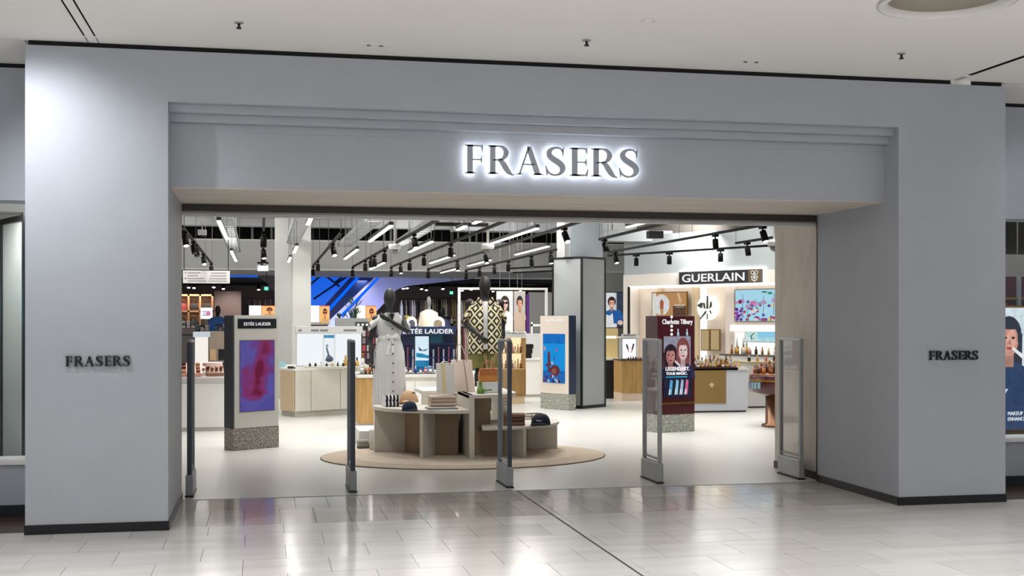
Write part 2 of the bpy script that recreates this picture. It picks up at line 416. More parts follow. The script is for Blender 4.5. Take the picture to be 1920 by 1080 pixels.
# --- side shop windows either side of the piers (set back)
SY = 11.05
for n, x0, x1 in ((1, -8.0, XL0), (2, XR1, 14.0)):
    sd = 'left' if n == 1 else 'right'
    struct('wall_window_' + sd, MB().box(x0, x1, SY, SY + .35, 2.72, ZT), plaster)
    struct('wall_sill_' + sd, MB().box(x0, x1, SY, SY + .35, .0, .445), plaster)
    struct('baseboard_window_' + sd, box(x0, x1, SY - .012, SY, .0, .10), black_skirt)
    struct('shadow_gap_' + sd, box(x0, x1, SY + .02, SY + .2, ZT, 3.9), black_gap)
    w = struct('window_%d' % n, MB().box(x0, x1, SY + .06, SY + .072, .48, 2.72), glass('shop_glass', (.96, .98, .98), .55))
    MB().box(x0, x1, SY - .02, SY + .38, .445, .482).build('sill', white_m, w, .004)
    struct('window_deck_' + sd, MB().box(x0, x1, SY + .35, 12.2, .0, .36), mat('deck_grey', (92, 98, 102), .25))
# --- shop shell
struct('shop_ceiling', MB().box(-8, 16, 11.95, 32.2, 4.2, 4.35), concrete)
for y in (24.5, 27.8, 30.8):
    struct('ceiling_beam', MB().box(-8, 16, y, y + .45, 4.02, 4.2), concrete)
struct('wall_far_left', MB().box(-8.2, -8, 11.7, 52, 0, 4.4), mat('far_wall_paint', (120, 114, 108), .8))
struct('wall_far_right', MB().box(16, 16.2, 11.7, 52, 0, 4.4), mat('far_wall_paint'))
# bulkhead between the fit-out ceiling and the back hall, black service void above it
bl = struct('bulkhead', MB().box(-8, 16, 32, 32.25, 2.99, 3.72), bulk_m)
MB().box(-8, 16, 31.94, 32.3, 3.72, 3.76).build('ledge', white_m, bl)
MB().box(-8, 16, 31.97, 32.0, 2.965, 3.01).build('edge', white_m, bl)
struct('service_void', MB().box(-8, 16, 34.0, 34.2, 3.4, 4.6).box(-8, 16, 32.2, 34.2, 4.5, 4.6), black_gap)
struct('void_soffit', MB().box(-8, 16, 32.25, 38, 2.99, 3.02).box(-8, 16, 32.25, 34.0, 3.02, 3.05), bulk_m)
for px in (441, 473, 509, 520, 648, 654, 720, 732, 742, 858, 880, 892):   # pale struts hanging in the dark void
    p = at(px, 440, 33.0)
    struct('void_strut', MB().box(p.x - .03, p.x + .03, 32.9, 32.96, 3.7, 4.5), mat('galvanised', (150, 152, 152), .5, .5))
struct('void_panel', MB().box(at(520, 440, 31.9).x, at(583, 440, 31.9).x, 31.8, 31.95, 3.75, 4.2), concrete)
struct('back_hall_ceiling', MB().box(-8, 16, 40, 52, 2.96, 3.05), mat('black_ceiling', (34, 33, 33), .8))
struct('wall_back', MB().box(-8, 16, 46, 46.2, 0, 3.2), mat('back_wall_taupe', (120, 104, 92), .8))
# --- columns
c = at(517, 598, 26.2); c2 = at(583, 598, 26.2)
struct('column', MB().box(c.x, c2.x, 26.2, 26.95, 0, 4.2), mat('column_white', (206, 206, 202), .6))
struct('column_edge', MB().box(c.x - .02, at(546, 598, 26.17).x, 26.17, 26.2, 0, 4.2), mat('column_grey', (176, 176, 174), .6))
# ================================================================== SHOP FRONT FITTINGS
def strk(mb, path, a, b, T):                                   # a pen stroke of varying width as an extruded outline
    L, Rr = [], []
    for i, (x, z, w) in enumerate(path):
        p0, p1 = path[max(i - 1, 0)], path[min(i + 1, len(path) - 1)]
        dx, dz = p1[0] - p0[0], p1[1] - p0[1]; l = math.hypot(dx, dz) or 1
        nx, nz = -dz / l * w / 2, dx / l * w / 2
        L.append(T(x + nx, z + nz)); Rr.append(T(x - nx, z - nz))
    n = len(L)
    vs = [(p[0], y, p[1]) for y in (a, b) for p in L + Rr]
    fs = []
    for i in range(n - 1):
        fs += [(i, i + 1, n + i + 1, n + i), (2 * n + i, 3 * n + i, 3 * n + i + 1, 2 * n + i + 1), (i, 2 * n + i, 2 * n + i + 1, i + 1), (n + i, n + i + 1, 3 * n + i + 1, 3 * n + i)]
    fs += [(0, n, 3 * n, 2 * n), (n - 1, 3 * n - 1, 4 * n - 1, 2 * n - 1)]
    mb.add(vs, fs)
def cr(pts, k=5):                                              # smooth the control points
    o = []
    for i in range(len(pts) - 1):
        p0, p1, p2, p3 = pts[max(i - 1, 0)], pts[i], pts[i + 1], pts[min(i + 2, len(pts) - 1)]
        for j in range(k):
            t = j / k
            o.append(tuple(.5 * (2 * b + (c - a) * t + (2 * a - 5 * b + 4 * c - d) * t * t + (3 * b - a - 3 * c + d) * t ** 3) for a, b, c, d in zip(p0, p1, p2, p3)))
    return o + [pts[-1]]
STEM = [('p', [(.09, 0), (.28, 0), (.28, 1), (.09, 1)]), ('p', [(0, 0), (.38, 0), (.38, .02), (.28, .06), (.09, .06), (0, .02)]), ('p', [(0, 1), (0, .98), (.09, .94), (.3, .94), (.3, 1)])]
BAR = [('p', [(.26, .465), (.56, .465), (.56, .51), (.26, .51)]), ('p', [(.54, .49), (.585, .37), (.60, .37), (.60, .61), (.585, .61)])]
SERIF = {
    'F': (.62, STEM + BAR + [('p', [(.2, 1), (.63, 1), (.63, .77), (.61, .77), (.56, .945), (.2, .945)])]),
    'E': (.63, STEM + BAR + [('p', [(.2, 1), (.62, 1), (.62, .80), (.60, .80), (.55, .945), (.2, .945)]), ('p', [(.2, 0), (.63, 0), (.66, .24), (.635, .24), (.56, .055), (.2, .055)])]),
    'R': (.92, STEM + [('s', cr([(.2, .97, .06), (.42, .975, .06), (.58, .92, .12), (.665, .76, .185), (.60, .59, .14), (.46, .51, .065), (.2, .49, .05)])),
                       ('s', cr([(.40, .50, .10), (.52, .42, .17), (.64, .24, .19), (.76, .08, .15), (.86, .0, .07), (.95, -.02, .03)]))]),
    'A': (.98, [('p', [(.08, 0), (.14, 0), (.475, .93), (.43, .99)]), ('p', [(.40, 1), (.54, 1), (.90, 0), (.69, 0), (.415, .80)]), ('p', [(.23, .34), (.66, .34), (.645, .385), (.25, .385)]),
                ('p', [(0, 0), (.24, 0), (.24, .02), (.15, .05), (.07, .05), (0, .02)]), ('p', [(.60, 0), (1.0, 0), (1.0, .02), (.90, .055), (.69, .055), (.60, .02)])]),
    'S': (.70, [('s', cr([(.62, .80, .02), (.57, .91, .05), (.46, .975, .06), (.30, .965, .09), (.165, .88, .15), (.135, .75, .185), (.22, .62, .20), (.40, .50, .215), (.555, .38, .205), (.61, .24, .19), (.55, .10, .13), (.41, .025, .07), (.27, .02, .06), (.13, .09, .05), (.05, .22, .02)])),
                ('p', [(.60, .70), (.635, .70), (.655, 1.0), (.63, 1.0), (.59, .93)]), ('p', [(.0, .32), (.035, .32), (.09, .10), (.07, .0), (.045, .0)])]),
}
def letter(parent, ch, x0, x1, z0, z1, ya, yb, m, name='letter'):
    w, parts = SERIF[ch]; T = lambda x, z: (x0 + x / w * (x1 - x0), z0 + z * (z1 - z0))
    mb = MB()
    for k, d in parts:
        if k == 'p': mb.prism([T(*p) for p in d], ya, yb, 'y')
        else: strk(mb, d, ya, yb, T)
    return mb.build(name, m, parent)
WORD = 'FRASERS'
SPAN = [(155, 322), (370, 612), (643, 893), (917, 1104), (1143, 1315), (1348, 1590), (1612, 1800)]
sgn = thing('shop_sign', 'large back-lit sign of seven grey metal serif letters on the fascia', 'sign', (0, 10.345, 2.9))
letter_m = mat('sign_letter_metal', (172, 177, 188), .5, .1)
halo = glow('sign_halo', (240, 246, 255), 11)
sb = at(1000, 328.5, 10.30).z - 2.9; st_ = at(1000, 275.5, 10.30).z - 2.9
for ch, (a, b) in zip(WORD, SPAN):
    x0, x1 = at(840 + a / 5.053, 300, 10.30).x, at(840 + b / 5.053, 300, 10.30).x
    L = letter(sgn, ch, x0, x1, sb, st_, -.075, -.045, letter_m)
    letter(L, ch, x0, x1, sb, st_, -.0445, -.040, halo, 'back_light')
def pier_sign(label, pxs, py0, py1):
    s = thing('pier_sign', label, 'sign', (0, FY, 1.4))
    x0 = at(pxs[0], 670, FY).x; x1 = at(pxs[1], 670, FY).x
    z0, z1 = at(pxs[0], py1, FY).z - 1.4, at(pxs[0], py0, FY).z - 1.4
    tot = SPAN[-1][1] - SPAN[0][0]
    for ch, (a, b) in zip(WORD, SPAN):
        letter(s, ch, x0 + (a - 155) / tot * (x1 - x0), x0 + (b - 155) / tot * (x1 - x0), z0, z1, -.022, -.002, mat('black_letter', (6, 7, 11), .4))
pier_sign('small black seven-letter name on the pier with the bright downlight', (123, 244), 668, 687)
pier_sign('small black seven-letter name on the grey pier beside the cosmetics poster window', (1741, 1832), 658, 675)
# --- security gates
gate_grey = mat('gate_grey', (150, 154, 160), .45, .2); gate_dark = mat('gate_dark', (66, 72, 84), .45, .2); gate_base_m = mat('gate_base', (160, 163, 168), .45, .1)
gglass = glass('gate_acrylic', (.98, .985, .985), .16)
def make_gate(label):
    g = thing('security_gate', label, 'security gate', (0, 0, 0), 0, 'security gates across the shop entrance')
    MB().box(-.036, .036, 0, .545, .012, .21).build('base', gate_base_m, g, .012)
    MB().box(-.040, .040, -.004, .549, 0, .012).build('foot', black_m, g)
    for y in (.0, .495):
        MB().box(-.022, .022, y + (.004 if y == 0 else .014), y + (.036 if y == 0 else .046), .2, 1.475).build('post', gate_dark if y == 0 else gate_grey, g, .008)
    MB().box(-.022, .022, .004, .541, 1.462, 1.49).build('top_rail', gate_grey, g, .01)
    MB().box(-.004, .004, .036, .509, .2, 1.465).build('panel', gglass, g)
    for z in (.24, ):
        MB().box(-.014, .014, .046, .499, z, z + .016).build('crossbar', gate_grey, g)
    MB().box(-.037, -.036, .28, .30, .06, .085).build('badge', steel, g)
    return g
labs = ['leftmost security gate, close to the left jamb of the opening', 'slim grey security gate in front of the oak-ended counter, left of the podium',
        'security gate standing in front of the round display podium', 'security gate in front of the dark red beauty totem', 'pale security gate beside the right wall of the entrance']
gate = None
for lab, X in zip(labs, (-.695, .855, 2.42, 4.0, 5.565)):
    if gate is None: gate = make_gate(lab); gate.location = (X, 11.89, .004)
    else:
        g2 = dup(gate, (X, 11.89, .004), label=lab)
        if X > 3.5:                                          # the two gates on the right are silver all over
            for ch in g2.children:
                if ch.name.split('.')[0] in ('post', 'top_rail', 'base'):
                    ch.data = ch.data.copy(); ch.data.materials[0] = mat('gate_silver', (176, 178, 180), .42, .4)
# --- ceiling fittings of the mall
d = thing('dish_light', 'big round recessed dish fitting in the mall ceiling', 'ceiling light', (DISH[0], DISH[1], 3.9))
MB().lathe([(.45, .0), (.47, -.012), (.44, -.02), (.405, -.005), (.40, .03)], 48, caps=False).build('rim', white_m, d)
MB().lathe([(.405, .0), (.40, .06), (.385, .15), (.33, .20), (.02, .21)], 48, caps=False).build('bowl', mat('dish_bowl', (176, 170, 158), .5), d)
for (px, py), lab in (((448, 42), 'sprinkler head in the mall ceiling above the left pier'), ((1100, 75), 'sprinkler head in the mall ceiling above the illuminated sign'), ((1690, 100), 'sprinkler head in the mall ceiling above the right pier')):
    p = fl(px, py, 3.9)
    s = thing('sprinkler', lab, 'sprinkler', (p.x, p.y, 3.9), group='ceiling sprinklers')
    MB().lathe([(.034, 0), (.03, -.008), (.014, -.01)], 16).build('rosette', steel, s)
    MB().lathe([(.011, -.008), (.009, -.03), (.014, -.034), (.02, -.045), (.02, -.048)], 12).build('nozzle', mat('sprinkler_metal', (70, 66, 60), .4, .7), s)
for (px, py), lab in (((703, 84), 'flush twin emergency light plate in the mall ceiling left of the sign'), ((1408, 115), 'flush twin emergency light plate in the mall ceiling right of the sign')):
    p = fl(px, py, 3.9)
    s = thing('emergency_light', lab, 'emergency light', (p.x, p.y, 3.9), group='flush emergency lights')
    MB().box(-.12, .12, -.03, .03, -.004, 0).build('plate', white_m, s)
    for x in (-.05, .05): MB().lathe([(.018, -.004), (.014, -.012), (.004, -.014)], 12, x).build('lens', mat('lens_grey', (120, 120, 120), .2), s)
p = fl(1215, 38, 3.9)
tag(MB().lathe([(.05, 0), (.05, -.006), (.02, -.014)], 20).build('smoke_detector', white_m, loc=(p.x, p.y, 3.9)), 'flat white detector disc in the mall ceiling right of the sign', 'detector')
# --- left window: fabric light box panel with black frame
q0 = thing('light_box', 'tall pale fabric panel in a black frame inside the left shop window', 'light box', (at(45, 598, 11.5).x, 11.5, .363), -63)
MB().box(-.64, 0, 0, .04, .03, 2.22).build('fabric', mat('lightbox_fabric', (172, 176, 172), .7, noise=(1.2, .10)), q0)
for x0, x1, z0, z1 in ((-.68, -.64, 0, 2.27), (0, .05, 0, 2.29), (-.64, 0, 2.22, 2.27), (-.64, 0, 0, .03)):
    MB().box(x0, x1, -.02, .06, z0, z1).build('frame', black_m, q0)
# --- left window: display shelves at the very edge
q1 = thing('display_shelf', 'shelf unit with a blue screen at the left edge of the window', 'shelf', (-3.05, 12.75, .003))
MB().box(-.9, .36, .25, .3, 0, 2.56).build('back_panel', mat('shelf_dark', (36, 40, 46), .5), q1)
for z in (1.01, 1.18, 1.36): MB().box(-.9, .36, 0, .26, z, z + .02).build('shelf', white_m, q1)
MB().box(-.9, .34, .2, .24, 1.58, 2.08).build('screen', glow('window_screen_blue', (120, 205, 235), .9), q1)
for k in range(6):
    tag(MB().lathe([(.035, 0), (.035, .10), (.015, .11), (.015, .13)], 10).build('pink_jar', mat('jar_pink', (206, 130, 140), .3), loc=(-2.72 - .09 * (k // 2), 12.84, (1.034 if k % 2 else 1.204))),
        '%s pink jar from the right on the %s white shelf at the left window edge' % (('first', 'second', 'third')[k // 2], 'lower' if k % 2 else 'higher'), 'jar', 'pink jars in the left window')
# --- right window: beauty light box poster
P = at(1886, 800, 11.9)
pw = thing('poster_light_box', 'glowing poster of two women holding a brush in the right shop window', 'poster', (P.x - .12, 11.9, .46))
z0, z1 = at(1886, 805, 11.9).z - .46, at(1886, 577, 11.9).z - .46
MB().box(0, 1.25, 0, .10, z0 - .02, z1 + .02).build('case', mat('gold_trim', (150, 112, 52), .3, .8), pw)
navy = (26, 52, 92)
shp = [((206, 216, 228), Q_(0, 0, 1, 1))] + portrait(.12, .74, .24, (196, 140, 124), (30, 34, 52), navy, .93, long=True) + [(navy, [(0, 0), (.36, 0), (.33, .3), (.24, .52), (.05, .25), (0, .3)])] + \
    portrait(.52, .80, .22, (226, 178, 160), (176, 112, 86), (52, 44, 70), .93, long=True) + [((240, 240, 244), [(.14, .66), (.15, .68), (.34, .56), (.31, .53)]), ((214, 160, 146), E_(.36, .50, .08, .07)), (navy, Q_(0, 0, 1, .16))]
graphic(pw, .01, 1.24, z0, z1, 0, shp, 1.1, step=.0005)
lw = mat('poster_white_text', (240, 240, 245), .5)
lw_e = glow('poster_text_glow', (240, 244, 250), .9)
text(pw, 'MAKEUP ARTISTRY TO', .13, .62, z0 + .155, z0 + .195, -.02, lw_e)
text(pw, 'ENHANCE YOU & GLOW', .13, .66, z0 + .095, z0 + .135, -.02, lw_e)
MB().box(0, 1.25, -.05, .12, z0 - .075, z0 - .03).build('ledge', mat('gold_trim'), pw)
sh = thing('shelf_unit', 'dark red and gold cosmetics shelf high behind the right window poster', 'shelf', (at(1884, 700, 12.6).x, 12.6, .003))
MB().box(-.05, 1.6, .0, .3, 0, 1.46).build('cabinet', mat('oxblood_dark', (48, 14, 20), .3), sh)
for z in (1.76, 1.92): MB().box(-.05, 1.6, 0, .3, z, z + .03).build('shelf', mat('gold_trim'), sh)
MB().box(-.05, 1.6, .28, .3, 1.46, 2.20).build('back_panel', mat('oxblood', (84, 24, 34), .3), sh)
MB().box(.16, .20, -.02, .02, 1.66, 2.20).build('upright', steel, sh)
for k in range(10):
    tag(MB().lathe([(.022, 0), (.022, .07), (.012, .075), (.012, .10)], 8).build('lipstick', mat('lipstick_red', (120, 40, 50), .3), loc=(at(1884, 700, 12.6).x + .08 + .06 * k, 12.68, 1.793)),
        '%s dark red lipstick tube from the left on the gold shelf in the right window' % ORD[k], 'lipstick', 'lipsticks on the right window shelf')
es = thing('patterned_screen', 'pale teal screen panel above the shelf in the right window', 'screen', (at(1884, 600, 13.6).x, 13.6, 2.15))
for x in (.2, 1.4): MB().tube((x, .025, .36), (x, .025, 2.05), .012, 6).build('hanger', steel, es)
MB().box(0, 1.6, 0, .05, .0, .36).build('frame', white_m, es)
MB().box(.30, .42, -.01, 0, .0, .36).build('post', mat('teal_dark', (40, 90, 104), .4), es)
MB().box(.46, 1.55, -.008, 0, .02, .34).build('screen', ramp_mat('teal_wave', [(.4, (60, 130, 140)), (.5, (190, 225, 225)), (.6, (70, 140, 150))], 5, 1, emit=.8, stretch=(.6, 1, 6), distort=1.2), es)
# ================================================================== TOTEMS
granite = ramp_mat('granite_plinth', [(.35, (96, 90, 84)), (.5, (138, 132, 124)), (.65, (168, 162, 154))], 38, 4, rough=.55, bump=.5)
granite2 = ramp_mat('green_terrazzo', [(.35, (120, 122, 112)), (.5, (150, 152, 142)), (.7, (200, 202, 194))], 34, 4, rough=.5, bump=.3)
beige_face = mat('totem_beige', (202, 200, 194), .5)
side_dark = mat('totem_dark_side', (62, 64, 70), .45)
t1 = thing('display_totem', 'beauty totem with dark sides and a blurred purple and pink screen', 'totem', tuple(fl(437, 846)) , 33)
t1.location.z = .002
w, dpt, zb, zt = .70, .22, .285, 1.745
MB().box(0, w, 0, dpt, 0, zb).build('plinth', granite, t1, .01)
MB().box(0, w, 0.012, dpt, zb, zt).build('body', side_dark, t1, .006)
MB().box(.02, w - .012, -.004, .012, zb, zt - .004).build('front_panel', beige_face, t1, .003)
MB().box(.065, w - .05, -.010, -.004, 1.575, 1.70).build('name_plate', mat('plate_navy', (22, 26, 36), .3), t1)
text(t1, 'ESTÉE LAUDER', .155, w - .14, 1.612, 1.664, -.010, glow('plate_text', (240, 240, 240), .9))
sx0, sx1, sz0, sz1 = .10, w - .085, .50, 1.415
MB().box(sx0 - .008, sx1 + .008, -.009, -.004, sz0 - .008, sz1 + .008).build('screen_frame', mat('bezel', (96, 92, 96), .4), t1)
def petal():
    m = bpy.data.materials.new('petal_screen'); m.use_nodes = True; nt = m.node_tree; nt.nodes.remove(nt.nodes['Principled BSDF']); N = nt.nodes.new; L = nt.links.new
    tc = N('ShaderNodeTexCoord'); sp = N('ShaderNodeSeparateXYZ'); L(tc.outputs['Object'], sp.inputs[0]); ns = N('ShaderNodeTexNoise'); ns.inputs['Scale'].default_value = 4.5; ns.inputs['Detail'].default_value = 1; L(tc.outputs['Object'], ns.inputs['Vector'])
    def mth(op, a, b):
        n = N('ShaderNodeMath'); n.operation = op
        for k, v in enumerate((a, b)):
            if isinstance(v, (int, float)): n.inputs[k].default_value = v
            else: L(v, n.inputs[k])
        return n.outputs[0]
    u = mth('ABSOLUTE', mth('SUBTRACT', mth('MULTIPLY', mth('SUBTRACT', sp.outputs['X'], .37), 1.9), mth('MULTIPLY', mth('SUBTRACT', sp.outputs['Z'], .98), .55)), 0)
    v = mth('MAXIMUM', 0, mth('MULTIPLY', mth('SUBTRACT', .72, sp.outputs['Z']), 2.2))
    f = mth('ADD', mth('ADD', u, v), mth('MULTIPLY', mth('SUBTRACT', ns.outputs['Fac'], .5), 1.1))
    r = N('ShaderNodeValToRGB'); L(f, r.inputs[0]); el = r.color_ramp.elements
    while len(el) < 5: el.new(.5)
    for e, (p, c) in zip(el, ((0, (104, 34, 62)), (.16, (128, 52, 100)), (.30, (106, 62, 126)), (.48, (92, 84, 158)), (.8, (82, 78, 150)))): e.position = p; e.color = lin(c) + (1,)
    em = N('ShaderNodeEmission'); em.inputs[1].default_value = .9; L(r.outputs[0], em.inputs[0]); L(em.outputs[0], nt.nodes['Material Output'].inputs[0]); return m
MB().box(sx0, sx1, -.012, -.009, sz0, sz1).build('screen', petal(), t1)
# pale totem with the blue underwater screen
P2 = fl(1066, 770); r2 = -62; u = Vector((math.cos(R(r2)), math.sin(R(r2)), 0)); w2 = .80
t2 = thing('display_totem', 'cream totem with a bright blue screen standing by the square column', 'totem', tuple(P2 - u * w2), r2)
cream = mat('totem_cream', (222, 210, 198), .5); navy_side = mat('totem_navy_side', (38, 50, 74), .35)
MB().box(0, w2, 0, .19, 0, .30).build('plinth', granite2, t2, .01)
MB().box(0, w2, .012, .19, .30, 1.765).build('body', navy_side, t2, .005)
MB().box(.005, w2 - .005, -.004, .012, .30, 1.76).build('front_panel', cream, t2)
text(t2, 'GUERLAIN', .17, .63, 1.655, 1.70, -.004, glow('white_text', (250, 250, 250), 1.0))
MB().box(.09, .71, -.010, -.004, .50, 1.42).build('screen', glow('sea_blue', (32, 150, 226), .9), t2)
random.seed(11); shp = [((20, 118, 206), Q_(0, .80, 1, 1)), ((30, 110, 190), Q_(0, 0, 1, .25))]
for k in range(26):
    cx, cy = random.random(), random.random() ** 2 * .42
    shp.append((random.choice([(96, 60, 120), (130, 50, 80), (70, 110, 180), (180, 200, 226), (64, 40, 90)]), E_(min(max(cx, .07), .93), max(cy, .04), .055, .035, n=8)))
shp += [((96, 56, 70), Q_(.28, .22, .40, .62)), ((112, 70, 80), E_(.34, .62, .06, .02)), ((110, 50, 60), E_(.62, .26, .22, .11)), ((150, 96, 84), E_(.58, .24, .10, .06)), ((190, 160, 170), E_(.16, .70, .05, .05)), ((150, 120, 180), E_(.70, .68, .07, .03)), ((90, 60, 130), E_(.60, .5, .03, .04))]
graphic(t2, .09, .71, .50, 1.42, -.010, shp, .8)
# dark red totem with the two women
t3 = thing('display_totem', 'dark red beauty totem with a glowing portrait screen of two women', 'totem', tuple(fl(1233, 812)), 14)
oxb = mat('oxblood_gloss', (70, 14, 22), .24, coat=.15)
w3 = .66
MB().box(0, w3, 0, .34, 0, .27).build('plinth', granite2, t3, .008)
MB().box(.0, w3, .01, .34, .27, 1.745).build('body', mat('oxblood_side', (64, 48, 50), .4), t3, .006)
MB().box(.004, w3 - .004, -.002, .012, .27, 1.74).build('front_panel', oxb, t3)
MB().box(.004, w3 - .004, -.010, -.002, .425, .445).build('gold_strip', mat('gold_trim'), t3)
text(t3, 'Charlotte Tilbury', .08, .62, 1.60, 1.695, -.002, glow('white_text', (250, 250, 250), 1.0), bold=.015)
MB().box(.10, .58, -.010, -.002, .53, 1.44).build('screen', mat('screen_black', (10, 10, 14), .2), t3)
shp = [((150, 146, 168), Q_(0, .45, 1, 1)), ((30, 36, 66), Q_(0, 0, 1, .45))] + portrait(.25, .68, .24, (178, 122, 116), (40, 26, 36), (28, 26, 44), 1.75, long=True) + portrait(.70, .76, .27, (226, 190, 190), (128, 72, 70), (46, 40, 78), 1.55, long=True)
shp += [((28, 30, 56), Q_(0, 0, 1, .44)), ((226, 226, 240), [(.38, .58), (.40, .61), (.64, .51), (.60, .48)]), ((206, 170, 186), E_(.66, .47, .13, .06))]
for k, (c, x) in enumerate((((90, 170, 210), .22), ((150, 210, 230), .44), ((170, 190, 220), .62), ((214, 110, 150), .80))):
    shp += [(c, [(x - .07, .04), (x + .05, .04), (x + .09, .27), (x - .0, .29)]), ((236, 236, 244), [(x - .07, .04), (x - .02, .04), (x + .02, .12), (x - .04, .13)])]
graphic(t3, .10, .58, .53, 1.44, -.010, shp, .85, step=.0006)
text(t3, 'LEGENDARY.', .115, .54, .925, .985, -.040, glow('white_text', (250, 250, 250), 1.0), bold=.02)
text(t3, 'YOUR MAGIC.', .12, .50, .862, .905, -.040, glow('white_text', (250, 250, 250), 1.0), bold=.02)
MB().box(.12, .50, -.042, -.040, .825, .838).build('underline', glow('cyan_line', (70, 190, 230), .9), t3)
for x in (.36, .52):
    MB().lathe([(.02, 1.44), (.02, 1.49), (.009, 1.50), (.009, 1.55)], 10, x, .0).build('bottle', mat('pale_blue', (180, 214, 236), .25), t3)
for z in (1.47, 1.53, 1.59, 1.73): MB().ell((.245, -.004, z), .022, .008, .02, 10, 6).build('bulb', glow('bulb_white', (255, 250, 245), 1.6), t3)

# ================================================================== ROUND PODIUM
rug_m = ramp_mat('rug_pile', [(.3, (176, 160, 142)), (.7, (194, 179, 160))], 40, 3, rough=.95, bump=.4)
RC = (2.44, 14.82)
rg = thing('round_rug', 'large round beige rug under the display podium', 'rug', (RC[0], RC[1], .002))
def oval(k, n=64): return [(1.76 * k * math.cos(2 * math.pi * i / n), 1.40 * k * math.sin(2 * math.pi * i / n)) for i in range(n)]
MB().prism(oval(1), 0, .012).build('pile', rug_m, rg)
MB().prism(oval(.78), .012, .0135).build('inner_pile', ramp_mat('rug_inner', [(.3, (190, 176, 160)), (.7, (206, 192, 176))], 40, 3, rough=.95, bump=.4), rg)
MB().prism(oval(1.006), 0, .009).build('binding', mat('rug_binding', (110, 94, 80), .9), rg)
PZ = .0155
pod_out = mat('podium_board', (208, 203, 194), .6, noise=(30, .08)); pod_in = mat('podium_niche_shade', (150, 130, 108), .7)  # inside boards are darker brown: niche shade put into the colour
pod = thing('display_podium', 'low round display podium of three stepped shelves with open dark niches', 'podium', (0, 0, PZ))
Lc, Lr, Lz = (2.36, 15.40), 1.0, .585
Rc, Rr_, Rz = (2.72, 15.35), 1.03, .375
Mz = .765
MB().arc(Lc[0], Lc[1], 0, Lr, 173, 278, Lz - .045, Lz, 40).build('left_top', pod_out, pod, .006)
MB().arc(Lc[0], Lc[1], Lr - .42, Lr - .40, 182, 270, 0, Lz - .045, 24).build('left_back', pod_in, pod)
def fin(a, c, r0, r1, z, t=.022):
    ca, sa = math.cos(R(a)), math.sin(R(a)); nx, ny = -sa * t, ca * t
    p = [(c[0] + ca * r0 + nx, c[1] + sa * r0 + ny), (c[0] + ca * r1 + nx, c[1] + sa * r1 + ny), (c[0] + ca * r1 - nx, c[1] + sa * r1 - ny), (c[0] + ca * r0 - nx, c[1] + sa * r0 - ny)]
    MB().prism(p, 0, z).build('divider', pod_out, pod, .004)
fin(182, Lc, .35, Lr - .01, Lz - .045); fin(240, Lc, .35, Lr - .01, Lz - .045)
MB().box(Lc[0] - .62, Lc[0] + .1, 15.36, 15.40, 0, Lz - .045).build('left_wall', pod_in, pod)
# higher middle block
MB().box(2.43, 2.495, 14.40, 15.42, 0, Mz).build('middle_wall', pod_out, pod, .006)
MB().prism([(2.43, 14.40), (2.50, 14.395)] + [(2.50 + .62 * math.sin(R(t)), 15.02 - .60 * math.cos(R(t))) for t in range(0, 91, 6)] + [(3.12, 16.2), (1.98, 16.2), (1.98, 15.40), (2.38, 15.40), (2.43, 15.3)], Mz - .045, Mz).build('middle_top', pod_out, pod, .006)
MB().box(1.98, 2.43, 15.40, 15.43, 0, Mz - .045).build('middle_panel', mat('podium_panel', (196, 194, 188), .5), pod)
MB().arc(2.50, 15.02, .0, .30, 270, 360, 0, Mz - .045, 16).build('middle_back', pod_in, pod)
MB().box(3.02, 3.06, 15.0, 16.1, 0, Mz - .045).build('middle_side', pod_out, pod)
MB().arc(Rc[0], Rc[1], 0, Rr_, 262, 384, Rz - .035, Rz, 40).build('right_top', pod_out, pod, .006)
MB().arc(Rc[0], Rc[1], Rr_ - .42, Rr_ - .40, 262, 358, 0, Rz - .035, 24).build('right_back', pod_in, pod)
fin(293, Rc, .40, Rr_ - .01, Rz - .035); fin(357, Rc, .40, Rr_ - .01, Rz - .035)
MB().box(2.72, 3.72, 15.33, 15.37, 0, Rz).build('right_wall', pod_out, pod)
# ------------------------------------------------------------------ goods on the podium
def top_at(px, py, z): p = fl(px, py, z); return p
LZ, MZ, RZ = PZ + Lz + .001, PZ + Mz + .001, PZ + Rz + .001
def cap(label, loc, rot, crown, brim, mark=None):
    c = thing('baseball_cap', label, 'cap', loc, rot)
    mb = MB(); rings = []
    for k in range(8):
        t = k / 7 * math.pi / 2
        rings.append([(.092 * math.cos(t) ** .7 * math.cos(a), .105 * math.cos(t) ** .7 * math.sin(a), .115 * math.sin(t) + .004) for a in [2 * math.pi * i / 24 for i in range(24)]] if k < 7 else [(.004 * math.cos(a), .004 * math.sin(a), .12) for a in [2 * math.pi * i / 24 for i in range(24)]])
    mb.loft(rings).build('crown', crown, c)
    v = []
    for r_ in (0, 1):
        v.append([(x * .088, -.085 * math.cos(x * 1.35) - r_ * .085 * (1 - .35 * x * x), .038 - .02 * x * x - .012 * r_) for x in [-1 + 2 * i / 12 for i in range(13)]])
    up = v[0] + v[1][::-1]
    mb = MB(); n = len(up)
    mb.add(up + [(p[0], p[1], p[2] - .004) for p in up], [tuple(range(n)), tuple(range(n, 2 * n))[::-1]] + [(i, (i + 1) % n, n + (i + 1) % n, n + i) for i in range(n)], True)
    mb.build('peak', brim, c)
    MB().ell((0, 0, .121), .008, .008, .005, 8, 5).build('button', brim, c)
    if mark:
        MB().prism([(-.02, .048), (.02, .048), (.026, .058), (.0, .054), (-.024, .064)], -.108, -.100, 'y').build('emblem', mark, c)
    return c
navy_cloth = mat('navy_twill', (34, 46, 70), .85, bump=.15, bscale=400); tan_cloth = mat('tan_canvas', (186, 152, 116), .9, bump=.2, bscale=300)
